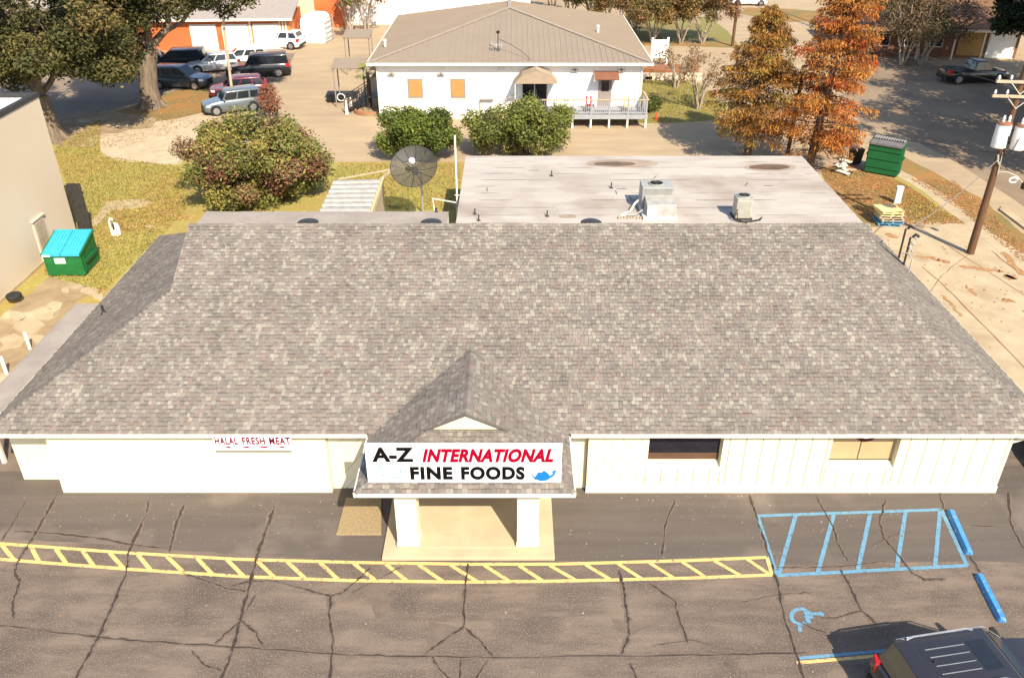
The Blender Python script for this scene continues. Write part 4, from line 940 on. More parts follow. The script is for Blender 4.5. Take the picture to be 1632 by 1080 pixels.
# ================================================================== VEGETATION
def rand_dirs(rng, n):
    v = rng.normal(size=(n, 3)); return v / np.linalg.norm(v, axis=1, keepdims=True)
def quads(cen, size, cols, rng, aspect=.55, up=.6, out=None, droop=None):
    n = len(cen); nr_ = rand_dirs(rng, n); nr_[:, 2] += up
    if out is not None: nr_ += out * .6
    nr_ /= np.linalg.norm(nr_, axis=1, keepdims=True)
    t = rand_dirs(rng, n)
    if droop is not None: t = droop + t * .45
    t -= nr_ * (t * nr_).sum(1, keepdims=True); t /= np.linalg.norm(t, axis=1, keepdims=True) + 1e-9
    b = np.cross(nr_, t); s = (size * rng.uniform(.6, 1.35, n))[:, None]
    V = np.empty((n, 4, 3)); V[:, 0] = cen - t * s; V[:, 1] = cen + b * s * aspect; V[:, 2] = cen + t * s; V[:, 3] = cen - b * s * aspect
    V += nr_[:, None, :] * 0; V[:, 1] -= nr_ * s * .15; V[:, 3] -= nr_ * s * .15
    F = np.arange(n * 4).reshape(n, 4)
    return V.reshape(-1, 3), F, np.repeat(cols, 4, axis=0)
def crown_mesh(name, clumps, n, size, palette, rng, material='leaf', parent=None, org=None, up=.6, shell=.45, jit=.18, aspect=.55, kind=None):
    c = np.array([q[0] for q in clumps], float); r = np.array([q[1] for q in clumps], float)
    w_ = (r.prod(1)) ** (2 / 3); idx = rng.choice(len(c), n, p=w_ / w_.sum()); d = rand_dirs(rng, n)
    rad = (shell + (1 - shell) * rng.random(n)) ** .8 * (1 + .22 * rng.normal(size=n) * .5)
    cen = c[idx] + d * r[idx] * rad[:, None]
    pal = np.array([p[0] for p in palette], float); pw = np.array([p[1] for p in palette], float); pw /= pw.sum()
    cc = rng.choice(len(pal), len(c), p=pw); own = rng.random(n) < .35
    ci = np.where(own, rng.choice(len(pal), n, p=pw), cc[idx]); cols = pal[ci] * (1 + jit * rng.normal(size=(n, 1))).clip(.5, 1.6)
    V, F, C = quads(cen, size, cols, rng, aspect, up, d)
    return attr_mesh(name, V, F, C, material, parent, org, kind)
def clump_fill(rng, cx, cy, z0, z1, rx, ry, n, rr, flat=.75, hollow=.25):
    out = []; h = (z1 - z0) / 2
    while len(out) < n:
        p = rng.uniform(-1, 1, 3)
        if hollow < np.linalg.norm(p) < 1: out.append(((cx + p[0] * rx, cy + p[1] * ry, (z0 + z1) / 2 + p[2] * h), np.array((1, 1, flat)) * rr * rng.uniform(.7, 1.25)))
    return out
def limb(m, a, b, r0, r1, rng, n=5, wig=.12, mi=0):
    a, b = np.array(a, float), np.array(b, float); L_ = np.linalg.norm(b - a); pts = []
    for i in range(n + 1):
        t = i / n; p = a + (b - a) * t + rng.normal(size=3) * wig * L_ * .25 * math.sin(math.pi * t); p[2] += L_ * .08 * math.sin(math.pi * t); pts.append(tuple(p))
    m.tube(pts, [r0 + (r1 - r0) * i / n for i in range(n + 1)], 7, mi); return pts

# -- two live oaks
OAKP = [((.080, .085, .028), 5), ((.105, .100, .034), 4), ((.055, .060, .022), 4), ((.15, .125, .042), 2), ((.19, .135, .048), 1.4)]
def oak(label, base, trunk, r0, forks, clumps, n, seed, size=.17):
    rng = np.random.default_rng(seed); t = thing('oak_tree', label, 'tree', base)
    m = MB(); pts = [(0, 0, -.1)] + trunk; k = len(pts)
    m.tube(pts, [r0 * 1.45] + [r0 * (1.1 - .25 * i / k) for i in range(k - 1)], 12)
    for a in np.linspace(0, 2 * math.pi, 7)[:-1]: m.tube([(r0 * .7 * math.cos(a), r0 * .7 * math.sin(a), .9), (r0 * 1.25 * math.cos(a), r0 * 1.25 * math.sin(a), .25), (r0 * 2.1 * math.cos(a), r0 * 2.1 * math.sin(a), -.08)], [r0 * .35, r0 * .4, r0 * .22], 6)
    top = pts[-1]; ends = []
    for f in forks:
        p = limb(m, top, f[0], r0 * f[1], r0 * f[1] * .5, rng, 6, .25); ends.append(p[-1])
        for q in clumps:
            if np.linalg.norm(np.array(q[0]) - np.array(p[-1])) < 4.2: limb(m, p[rng.integers(3, 7)], q[0], r0 * f[1] * .32, .03, rng, 4, .3)
    m.build('trunk', 'bark', t, smooth=True)
    crown_mesh('crown', clumps, n, size, OAKP, rng, 'leaf', t, shell=.25, up=.8)
rng0 = np.random.default_rng(1)
b1 = at(87, 224); b2 = at(243, 172)
cl1 = clump_fill(rng0, -1.0, 1.0, 4.6, 13.5, 7.2, 5.5, 62, 1.5) + clump_fill(rng0, -1.0, -.3, 4.4, 9.2, 6.8, 4.2, 44, 1.2, .75, .1) + clump_fill(rng0, 3.6, 1.0, 4.0, 7.5, 2.8, 3, 14, 1.2) + clump_fill(rng0, -3.5, -.5, 3.6, 6.5, 3.2, 3, 14, 1.25)
oak('large oak with a forked trunk beside the tan building corner', (b1.x, b1.y, 0), [(-.1, 0, 1.4), (-.3, .1, 3.0)], .55, [((-2.4, .5, 6.6), .62), ((.3, 1.0, 8.0), .7), ((2.2, 2.2, 6.8), .4), ((-1.2, 2.2, 9.4), .45)], cl1, 76000, 21, .13)
cl2 = clump_fill(rng0, -3.0, .2, 3.2, 8.0, 2.9, 3.0, 24, 1.25) + clump_fill(rng0, -.8, 1.0, 6.4, 13.5, 5.4, 5.0, 30, 1.45) + clump_fill(rng0, -.5, .3, 6.2, 9.4, 5.6, 3.4, 30, 1.1, .75, .1) + clump_fill(rng0, 6.0, .6, 7.2, 12.0, 6.0, 4.0, 36, 1.05) + clump_fill(rng0, -1.9, -.8, 2.2, 4.6, 1.5, 1.6, 10, .85)
oak('large oak with a pale leaning trunk beside the slate blue SUV', (b2.x, b2.y, 0), [(.05, 0, 1.6), (.35, .0, 3.2), (.7, .1, 4.4)], .62, [((4.6, .6, 8.2), .52), ((1.2, .5, 9.2), .5), ((-3.0, .4, 6.3), .38), ((8.6, .2, 8.6), .30)], cl2, 66000, 22, .13)

# -- two bald cypresses in autumn colour
def cypress(label, base, h, rad, seed, pal, lean=(0, 0), z0=1.6, n=26000):
    rng = np.random.default_rng(seed); t = thing('cypress_tree', label, 'tree', base)
    m = MB(); K = 9; tp = [(lean[0] * (i / K) ** 1.2, lean[1] * i / K, h * i / K - (.1 if i == 0 else 0)) for i in range(K + 1)]
    m.tube(tp, [max(.02, .27 * (1 - i / K) ** .8 + .012) for i in range(K + 1)], 10)
    cen, drp, nb = [], [], 175; bi = []
    for i in range(nb):
        f = (i + rng.random()) / nb; z = z0 + (h - z0 - .1) * f ** .9; a = rng.uniform(0, 2 * math.pi)
        ln_ = rad * ((1 - f) ** .62) * rng.uniform(.62, 1.12) * (.8 + .2 * min(1, f * 8)) + .22
        q = np.array((lean[0] * (z / h) ** 1.2, lean[1] * z / h, z)); e = q + np.array((math.cos(a) * ln_, math.sin(a) * ln_, -ln_ * .05 + ln_ * .28 * f))
        m.tube([tuple(q), tuple((q + e) / 2 + np.array((0, 0, ln_ * .09))), tuple(e)], [.035 * (1.2 - f), .022, .008], 4)
        k = int(n / nb * (ln_ / rad + .25)); u = rng.random(k) ** .6
        mid = (q + e) / 2 + np.array((0, 0, ln_ * .09))
        pnt = ((1 - u) ** 2)[:, None] * q + (2 * u * (1 - u))[:, None] * mid + (u ** 2)[:, None] * e
        side = np.array((-math.sin(a), math.cos(a), 0)); wid = .42 * (1.15 - .5 * u) * min(1, ln_ / 1.2)
        off = rng.normal(size=k) * wid; pnt = pnt + side * off[:, None] + np.stack([np.zeros(k), np.zeros(k), -np.abs(rng.normal(size=k)) * .20 - .10 * np.abs(off)], 1)
        cen.append(pnt); bi += [i] * k
        dd = np.tile(np.array((math.cos(a) * .5, math.sin(a) * .5, -.75)), (k, 1)) + side * np.sign(off)[:, None] * .5; drp.append(dd)
    m.build('trunk', 'cypress_bark', t, smooth=True)
    cen = np.concatenate(cen); drp = np.concatenate(drp); bi = np.array(bi); P = np.array([p[0] for p in pal]); pw = np.array([p[1] for p in pal], float); pw /= pw.sum()
    bc = rng.choice(len(P), nb, p=pw); cols = P[np.where(rng.random(len(cen)) < .3, rng.choice(len(P), len(cen), p=pw), bc[bi])] * (1 + .2 * rng.normal(size=(len(cen), 1))).clip(.5, 1.6)
    V, F, C = quads(cen, .125, cols, rng, .28, .3, None, drp)
    attr_mesh('crown', V, F, C, 'needle', t)
ca, cb = at(1190, 254), at(1288, 272)
cypress('bald cypress with brown gold needles standing behind the flat roof', (ca.x, ca.y, 0), 9.5, 3.15, 31, [((.38, .180, .042), 4), ((.30, .142, .038), 4), ((.43, .24, .052), 3), ((.21, .105, .032), 3), ((.36, .27, .06), 2)], (.35, .2))
cypress('tall bald cypress with bright orange needles beside the right-hand dumpster', (cb.x, cb.y, 0), 13.5, 3.2, 32, [((.50, .20, .046), 4), ((.44, .150, .038), 3), ((.49, .25, .055), 3), ((.43, .10, .038), 1.8), ((.32, .15, .04), 3)], (1.1, .3), 1.3, 31000)

# -- shrubs
def shrub(label, base, rx, ry, h, seed, pal, n, size=.13, name='shrub', nclump=34, rr=.95, stems=9, cat='shrub', zlow=.5):
    rng = np.random.default_rng(seed); t = thing(name, label, cat, base)
    cl = clump_fill(rng, 0, 0, zlow, h - .5, rx - .6, ry - .6, nclump, rr, .85, .35)
    m = MB()
    for k in range(stems):
        q = cl[rng.integers(len(cl))][0]; limb(m, (rng.uniform(-.5, .5), rng.uniform(-.4, .4), -.05), q, .07, .02, rng, 5, .3)
    m.build('stem', 'bark', t, smooth=True)
    crown_mesh('foliage', cl, n, size, pal, rng, 'leaf', t, shell=.3, up=.7, aspect=.5)
q = at(418, 312)
shrub('large rounded shrub with green and dull red leaves behind the low link roof', (q.x, q.y - .9, 0), 4.5, 3.4, 5.2, 41, [((.17, .185, .046), 5), ((.235, .23, .06), 4), ((.33, .285, .07), 2.6), ((.21, .09, .06), 2.6), ((.27, .155, .09), 2.6), ((.10, .115, .038), 1.4)], 56000, .098, nclump=110, rr=.8, zlow=.1)
q = at(668, 255)
shrub('rounded dark green shrub between the mesh dish and the white building', (q.x, q.y, 0), 3.0, 2.4, 3.7, 42, [((.12, .155, .026), 5), ((.175, .20, .038), 4), ((.075, .10, .022), 3), ((.24, .225, .05), 1.4)], 27000, .098, nclump=34, rr=.85)
q = at(830, 246)
shrub('wide green shrub in front of the white building entrance', (q.x, q.y, 0), 4.15, 2.5, 4.0, 43, [((.15, .175, .034), 5), ((.20, .215, .048), 4), ((.09, .11, .026), 2), ((.25, .22, .09), 2)], 34000, .098, nclump=46, rr=.85)
q = at(440, 178)
shrub('bare reddish twiggy bush behind the large green and red shrub', (q.x, q.y - 2, 0), 1.4, 1.2, 3.0, 45, [((.26, .11, .06), 3), ((.20, .09, .05), 2)], 1300, .09, nclump=14, rr=.6, stems=14)
q = at(1034, 178)
shrub('clipped low green bush at the end of the grey deck', (q.x, q.y, 0), 1.2, 1.2, 1.6, 46, [((.09, .11, .03), 3), ((.13, .14, .04), 2)], 3500, .11, nclump=10, rr=.5, stems=4, zlow=.2)

# -- crape myrtles and other small trees
def myrtle(label, base, h, rad, seed, pal, n, group=None, size=.13, name='crape_myrtle', bark='pale_bark'):
    rng = np.random.default_rng(seed); t = thing(name, label, 'tree', base, 0, group)
    m = MB(); cl = []
    for k in range(6):
        a = k * 1.05 + rng.uniform(-.3, .3); r1 = rad * rng.uniform(.35, .6)
        mid = (math.cos(a) * r1 * .55, math.sin(a) * r1 * .55, h * .36); p = limb(m, (math.cos(a) * .12, math.sin(a) * .12, -.05), mid, .085, .06, rng, 4, .12)
        for j in range(3):
            a2 = a + rng.uniform(-.7, .7); r2 = rad * rng.uniform(.5, .95); e = (math.cos(a2) * r2, math.sin(a2) * r2, h * rng.uniform(.52, .94)); limb(m, p[-1], e, .05, .012, rng, 4, .2)
            cl.append((e, np.array((1, 1, .8)) * rad * rng.uniform(.30, .45)))
            for _ in range(2): limb(m, e, tuple(np.array(e) + rng.normal(size=3) * (.45, .45, .3) + (0, 0, .3)), .014, .005, rng, 2, .1)
    m.build('trunk', bark, t, smooth=True)
    crown_mesh('crown', cl, n, size, pal, rng, 'leaf', t, shell=.1, up=.5)
MYR = [((.20, .125, .05), 4), ((.26, .17, .06), 3), ((.16, .125, .045), 3), ((.24, .11, .05), 1)]
gm = 'crape myrtles along the far verge'
for k, (px, py, h, lab) in enumerate(((985, 60, 6, 'crape myrtle with thinning brown leaves close to the metal roof corner'), (1039, 68, 5.6, 'crape myrtle with thinning brown leaves behind the white sign board'), (1084, 70, 6, 'crape myrtle with pale stems in the middle of the far verge'), (1118, 70, 6.2, 'crape myrtle with pale stems beside the far utility pole'), (945, 48, 6.4, 'crape myrtle with olive brown leaves rising behind the metal roof'), (1010, 50, 6.6, 'crape myrtle set back on the far lawn between two others'), (908, 36, 7, 'crape myrtle just behind the metal roof ridge end'), (965, 38, 7, 'crape myrtle at the back of the far lawn'))):
    p = at(px, py); myrtle(lab, (p.x, p.y, 0), h * .86, 3.0, 60 + k, MYR if k != 4 else [((.13, .12, .035), 3), ((.18, .15, .05), 2)], 9000, gm, .12)
for k, (px, py, h, lab) in enumerate(((1077, 140, 3.7, 'small bare tree on the lawn in front of the low retaining wall'), (1112, 174, 4.2, 'small bare tree on the lawn nearest the gold cypress'))):
    p = at(px, py); myrtle(lab, (p.x, p.y, 0), h, 1.7, 70 + k, [((.26, .15, .07), 3), ((.22, .16, .07), 2)], 700, 'small bare lawn trees', .10)
for k, (px, py, h, lab) in enumerate(((1437, 103, 5.6, 'grey bare tree in front of the brown-roofed house, close to the orange cypress'), (1467, 104, 5.2, 'grey bare tree in front of the brown-roofed house, near its carport'), (1415, 60, 7.5, 'grey bare tree rising behind the brown-roofed house'))):
    p = at(px, py); myrtle(lab, (p.x, p.y, 0), h + .8, 3.6, 80 + k, [((.15, .10, .055), 3), ((.12, .09, .05), 2), ((.10, .09, .045), 1)], 5200, 'bare trees by the brown-roofed house', .11)
for k, (px, py, h, r_, lab, pl) in enumerate(((558, 60, 7, 2.3, 'brown leaved tree beside the white storage box', [((.22, .13, .05), 3), ((.14, .125, .04), 3), ((.26, .12, .06), 1)]), (620, 38, 6.5, 2.2, 'sparse yellow leaved tree in front of the pale metal building', [((.38, .32, .07), 3), ((.30, .24, .08), 2)]),
        (585, 52, 6, 2.2, 'reddish bare tree in front of the pale metal building', [((.25, .14, .085), 3), ((.19, .11, .07), 2)]), (880, 22, 7, 3.2, 'green tree behind the metal roof ridge', [((.14, .14, .035), 3), ((.18, .16, .05), 2)]))):
    p = at(px, py); myrtle(lab, (p.x, p.y, 0), h, r_, 90 + k, pl, (2600, 900, 900, 4200)[k], None, .14, 'small_tree')
# dark evergreen by the right-hand pole, and its neighbours that shade the street
def evergreen(label, base, h, rx, seed, n, zlow):
    rng = np.random.default_rng(seed); t = thing('evergreen_tree', label, 'tree', base)
    cl = clump_fill(rng, 0, 0, zlow, h, rx, rx, 42, 1.35, .8, .3); m = MB(); m.tube([(0, 0, -.1), (.1, 0, h * .3), (-.1, .1, h * .8)], [.4, .3, .1], 9)
    for q in cl[:18]: limb(m, (0, 0, h * .3), q[0], .09, .02, rng, 4, .2)
    m.build('trunk', 'bark', t, smooth=True)
    crown_mesh('crown', cl, n, .17, [((.030, .045, .016), 4), ((.045, .060, .020), 3), ((.020, .032, .014), 3)], rng, 'leaf', t, shell=.3)
p = at(1632, 130); evergreen('dense dark evergreen overhanging the brown-roofed house', (p.x, p.y, 0), 12, 4.0, 101, 24000, 2.4)
p = at(1790, 205); evergreen('dense dark evergreen across the street from the transformer pole', (p.x, p.y, 0), 13, 5.2, 102, 18000, 2.5)
p = at(1720, 262); evergreen('dense dark evergreen at the street edge beyond the sidewalk', (p.x + 6.5, p.y, 0), 11, 4.2, 103, 12000, 3.0)
for k_, (x_, y_, lab_) in enumerate(((38.5, 52, 'tall street tree second in the row across the street'), (41.5, 58, 'tall street tree in the middle of the row across the street'), (45, 64, 'tall street tree fourth in the row across the street'), (49, 70.5, 'tall street tree at the house end of the row across the street'), (36, 46, 'tall street tree nearest the concrete pad across the street'))):
    evergreen(lab_, (x_, y_, 0), 18, 5.0, 110 + k_, 13000, 4.5)
p = at(1505, 38); evergreen('dark leafy tree standing behind the brown roof', (p.x, p.y + 4, 0), 8.5, 3.4, 104, 10000, 2.0)
# palm and planter by the white building steps
p = at(590, 176); pt = thing('palm_tree', 'small fan palm in the brick planter beside the black steps', 'palm', (p.x, p.y, .35)); m = MB(); m.tube([(0, 0, -.05), (.05, 0, 1.2), (.03, 0, 2.5)], [.16, .13, .12], 9); m.build('trunk', 'cypress_bark', pt)
prg = random.Random(8)
for k in range(13):
    a = k * 2.4; el = prg.uniform(-.3, .75); m = MB(); d = Vector((math.cos(a) * math.cos(el), math.sin(a) * math.cos(el), math.sin(el))); c0 = Vector((.03, 0, 2.5)); c1 = c0 + d * .55
    m.bar(c0, c1, .025, .02); s_ = d.cross(Vector((0, 0, 1))).normalized(); u_ = s_.cross(d)
    for j in range(-4, 5):
        b_ = j * .27; e_ = c1 + (d * math.cos(b_) + s_ * math.sin(b_)) * .6 - Vector((0, 0, .12 * abs(j) / 4 + .08)); mid = c1.lerp(e_, .5); nn = (e_ - c1).cross(u_).normalized() * .045
        m.add([c1, mid + nn, e_, mid - nn], [(0, 1, 2, 3)])
    m.build('frond', 'palm_leaf' if 'palm_leaf' in MATS else mat('palm_leaf', (.10, .135, .03).__class__((.13, .16, .035)), (.20, .18, .05), 3, .5).name, pt, fix=False)
# fallen leaves and grass
def scatter(name, regions, n, size, pal, seed, z, material, up, vertical=False):
    rng = np.random.default_rng(seed); pts = []
    for poly, cnt in regions:
        P = [at(*q) for q in poly]; xs = [q.x for q in P]; ys = [q.y for q in P]; k = 0
        X = rng.uniform(min(xs), max(xs), cnt * 6); Y = rng.uniform(min(ys), max(ys), cnt * 6)
        ins = np.zeros(len(X), bool); j = len(P) - 1
        for i in range(len(P)):
            yi, yj, xi, xj = P[i].y, P[j].y, P[i].x, P[j].x
            ins ^= ((yi > Y) != (yj > Y)) & (X < (xj - xi) * (Y - yi) / (yj - yi + 1e-12) + xi); j = i
        sel = np.nonzero(ins)[0][:cnt]; pts.append(np.stack([X[sel], Y[sel], np.full(len(sel), z)], 1))
    cen = np.concatenate(pts); p_ = np.array([q[0] for q in pal]); pw = np.array([q[1] for q in pal], float); pw /= pw.sum()
    cols = p_[rng.choice(len(p_), len(cen), p=pw)] * (1 + .2 * rng.normal(size=(len(cen), 1))).clip(.5, 1.6)
    if vertical:
        cen[:, 2] += size * .6; V, F, C = quads(cen, size, cols, rng, .22, 0, None, np.tile(np.array((0, 0, 1.2)), (len(cen), 1)))
    else: V, F, C = quads(cen, size, cols, rng, .7, up)
    V[:, 2] = np.maximum(V[:, 2], z - .005)
    return attr_mesh(name, V, F, C, material, None, None, 'stuff')
YARD = [(70, 440), (110, 300), (85, 240), (160, 190), (160, 250), (290, 266), (300, 330), (255, 380), (160, 470), (120, 452)]
tag(scatter('grass', [(YARD, 16000), ([(540, 262), (735, 262), (735, 335), (610, 335), (600, 300), (520, 300)], 5000), ([(1012, 126), (1105, 128), (1155, 172), (1140, 192), (1012, 196)], 4500), ([(1400, 300), (1470, 312), (1520, 350), (1460, 350)], 900)], 0, .085,
    [((.34, .28, .07), 5), ((.28, .25, .06), 4), ((.36, .25, .09), 4), ((.20, .20, .045), 2)], 201, .02, 'grass_blade', 0, True), 'short yellow green grass growing around the store yard', 'grass', kind='stuff')
tag(scatter('fallen_leaves', [([(1306, 268), (1345, 262), (1450, 298), (1538, 356), (1400, 362), (1330, 320)], 4200), ([(1450, 285), (1520, 288), (1632, 385), (1632, 420), (1530, 335)], 1800), ([(90, 190), (330, 150), (340, 190), (200, 235), (90, 235)], 2200), ([(160, 315), (290, 320), (300, 350), (200, 372)], 900), ([(1180, 200), (1380, 190), (1400, 250), (1220, 262)], 1200), ([(1400, 380), (1632, 400), (1632, 560), (1500, 470)], 60)], 0, .052,
    [((.36, .15, .045), 4), ((.27, .11, .04), 4), ((.42, .27, .12), 2), ((.20, .09, .04), 3)], 202, .032, 'fallen_leaf', 2.5), 'scattered rust brown fallen leaves on the verges and gutters', 'leaves', kind='stuff')
tag(scatter('pavement_litter', [([(100, 792), (540, 798), (540, 850), (250, 868), (60, 840)], 50), ([(900, 795), (1590, 776), (1620, 800), (1230, 884), (900, 892)], 60), ([(0, 900), (1380, 930), (1380, 1080), (0, 1080)], 60), ([(905, 793), (1590, 774), (1590, 782), (905, 802)], 70)], 0, .022,
    [((.34, .29, .24), 4), ((.30, .15, .06), 3), ((.45, .40, .35), 2)], 203, .020, 'fallen_leaf', 2.5), 'tiny pale stones and leaf scraps scattered over the front asphalt', 'litter', kind='stuff')

# ================================================================== OTHER BUILDINGS
# -- tan building at the left
tb = thing('tan_building', 'tall windowless tan stucco building with a black roof edge', 'building', (-23.1, 41.6, 0)); OT = (-23.1, 41.6, 0)
def tp(m, n, mt, par=tb, org=OT, **k): return m.build(n, mt, par, org=org, **k)
m = MB(); m.box(-52, -23.1, 8, 41.6, 0, 7.2); tp(m, 'wall', 'tan_stucco')
m = MB(); m.box(-51.7, -23.4, 8.3, 41.3, 7.2, 7.22); tp(m, 'roof', 'sign_white')
m = MB(); m.box(-23.32, -23.06, 8, 41.64, 7.2, 7.42); m.box(-52, -23.322, 41.38, 41.64, 7.2, 7.42); m.box(-52, -23.322, 7.96, 8.2, 7.2, 7.42); tp(m, 'coping', 'dark_metal')
m = MB(); m.box(-23.098, -23.04, 37.9, 38.9, 0, 2.1); dr = tp(m, 'door', 'tan_stucco'); m = MB(); m.box(-23.04, -23.02, 38.0, 38.8, .1, 2.0); m.build('door_panel', 'weathered_wood', dr, org=OT)
m = MB(); m.box(-23.099, -22.98, 37.8, 39.0, 2.15, 2.22); tp(m, 'door_hood', 'tan_stucco')
m = MB(); m.box(-23.099, -23.06, 8, 41.6, 0, .12); tp(m, 'base_strip', 'concrete')
gt = thing('dark_gate', 'tall dark panel gate at the corner of the tan building', 'gate', (-22.75, 41.9, 0))
for k in range(5):
    m = MB(); m.box(-.36 + k * .145, -.225 + k * .145, -.03, .03, .08, 2.65); m.build('plank', 'dark_metal', gt)
m = MB(); m.box(-.38, .38, .031, .07, .4, .5); m.box(-.38, .38, .031, .07, 2.1, 2.2); m.build('rail', 'dark_metal', gt)
p = at(22, 482); t = tag(MB().lathe([(.16, -.1), (.30, -.1), (.33, -.06), (.33, .06), (.30, .1), (.16, .1)], 18).build('old_tyre', 'rubber', None, smooth=True), 'black tyre leaning against the tan building wall', 'tyre'); t.location = (p.x + .1, p.y, .33); t.rotation_euler = (0, 0, R(95))
for px, py, lab in ((48, 556, 'white bollard beside the low side canopy, close to the stepping stones'), (11, 596, 'white bollard beside the low side canopy, next to the street front')):
    p = at(px, py); m = MB(); m.lathe([(.07, 0), (.07, .75), (.055, .80), (.01, .82)], 12); o = m.build('bollard', 'white_trim', None, smooth=True); o.location = p; tag(o, lab, 'bollard', 'white bollards in the side yard')
p = at(184, 374); t = thing('water_standpipe', 'short white standpipe with a dark bent fitting in the side yard grass', 'standpipe', (p.x, p.y, 0), .3)
m = MB(); m.lathe([(.20, 0), (.19, .45), (.15, .60), (.05, .66)], 14, (.1, 0, 0)); m.build('cover', 'porcelain', t, smooth=True); m = MB(); m.tube([(-.12, -.12, 0), (-.12, -.12, .85), (-.05, -.14, .98), (.08, -.16, .9)], .06, 8); m.build('pipe', 'porcelain', t, smooth=True); m = MB(); m.box(-.02, .08, -.24, -.17, .38, .72); m.build('fitting', 'dark_metal', t, bevel=.02)

# -- white building with metal hip roof
WX0, WX1, WY0, WY1, WZt = -9.9, 9.55, 63.0, 81.2, 4.0; OW = (-.2, 63, 0)
wb = thing('white_building', 'white stucco building with a tan standing seam hip roof', 'building', OW)
def wp(m, n, mt, par=wb, **k): return m.build(n, mt, par, org=OW, **k)
m = MB(); m.box(WX0, WX1, WY0, WY1, 0, WZt); wp(m, 'wall', 'white_stucco')
EX0, EX1, EY0, EY1, EZ, RZ = -10.45, 10.15, 62.45, 81.8, 4.15, 6.15; RXm = -.2; RY0, RY1 = 73.4, 77.0
m = MB(); m.add([(EX0, EY0, EZ), (EX1, EY0, EZ), (EX1, EY1, EZ), (EX0, EY1, EZ), (RXm, RY0, RZ), (RXm, RY1, RZ)], [(0, 1, 4), (1, 2, 5, 4), (2, 3, 5), (3, 0, 4, 5), (0, 3, 2, 1)]); rf = wp(m, 'roof', 'tan_metal_roof')
m = MB(); m.box(EX0 - .02, EX1 + .02, EY0 - .05, EY0 + .02, EZ - .16, EZ + .03); m.box(EX0 - .05, EX0 + .02, EY0 + .021, EY1, EZ - .16, EZ + .03); m.box(EX1 - .02, EX1 + .05, EY0 + .021, EY1, EZ - .16, EZ + .03); wp(m, 'gutter', 'white_trim')
m = MB(); m.box(EX0 + .021, EX1 - .021, EY0 + .02, WY0 - .001, EZ - .14, EZ - .1); wp(m, 'soffit', 'white_stucco')
x = EX0 + .2
while x < EX1 - .1:
    f = (x - EX0) / (RXm - EX0) if x < RXm else (EX1 - x) / (EX1 - RXm)
    yt = EY0 + (RY0 - EY0) * f; zt = EZ + (RZ - EZ) * f
    m = MB(); m.bar((x, EY0, EZ + .015), (x, yt, zt + .015), .035, .05); m.build('seam', 'seam_metal', rf, org=OW)
    m = MB(); m.bar((x - .035, EY0, EZ + .008), (x - .035, yt, zt + .008), .03, .018); m.build('seam_shadow', 'seam_shadow', rf, org=OW) if False else None
    x += .41
m = MB()
for sx_, ex in ((-1, EX0), (1, EX1)):
    y = EY0 + .3
    while y < EY1 - .1:
        f = (y - EY0) / (RY0 - EY0) if y < RY0 else ((EY1 - y) / (EY1 - RY1) if y > RY1 else 1)
        m.bar((ex, y, EZ + .015), (ex + (RXm - ex) * f, y, EZ + (RZ - EZ) * f + .015), .03, .035); y += .41
m.build('side_seam', 'tan_metal_roof', rf, org=OW, fix=False, kind='stuff')
for a in ((EX0, EY0, EZ), (EX1, EY0, EZ)):
    m = MB(); m.bar(Vector(a) + Vector((0, 0, .04)), (RXm, RY0, RZ + .05), .30, .04); m.build('hip_cap', 'seam_metal', rf, org=OW)
m = MB(); m.bar((RXm, RY0 - .1, RZ + .05), (RXm, RY1 + .1, RZ + .05), .32, .05); m.build('ridge_cap', 'seam_metal', rf, org=OW)
# boarded windows
for px in (662, 730):
    c = atY(px, 141, WY0); m = MB(); m.box(c.x - .56, c.x + .56, WY0 - .05, WY0 - .001, c.z - .72, c.z + .72); wn = wp(m, 'window', 'grey_frame', bevel=.01)
    m = MB(); m.box(c.x - .44, c.x + .44, WY0 - .065, WY0 - .05, c.z - .60, c.z + .60); m.build('boarded_pane', 'plywood', wn, org=OW); m = MB(); m.box(c.x - .62, c.x + .62, WY0 - .09, WY0 - .002, c.z - .80, c.z - .725); m.build('sill', 'white_trim', wn, org=OW)
for px in (624, 703, 916, 990): 
    c = atY(px, 112 if px > 900 else 118, WY0); m = MB(); m.lathe([(.12, 0), (.12, -.12), (.05, -.2)], 10, (c.x, WY0, c.z), 'y'); m.box(c.x - .25, c.x + .25, WY0 - .2, WY0 - .1, c.z - .06, c.z + .06); wp(m, 'floodlight', 'grey_frame')
for px in (796, 803): c = atY(px, 112, WY0); m = MB(); m.tube([(c.x, WY0 - .05, EZ - .2), (c.x, WY0 - .05, 1.3)], .035, 6); wp(m, 'conduit', 'white_trim')
c = atY(776, 158, WY0); m = MB(); m.box(c.x - .5, c.x + .5, WY0 - .25, WY0 - .001, c.z - .04, c.z + .04); m.tube([(c.x - .5, WY0 - .12, c.z), (c.x - .5, WY0 - .12, .3)], .03, 6); wp(m, 'wall_shelf', 'grey_frame')
for xx in (WX0 + .08, WX1 - .1): m = MB(); m.box(xx - .05, xx + .05, WY0 - .1, WY0 - .002, .1, EZ - .17); wp(m, 'downpipe', 'white_trim')
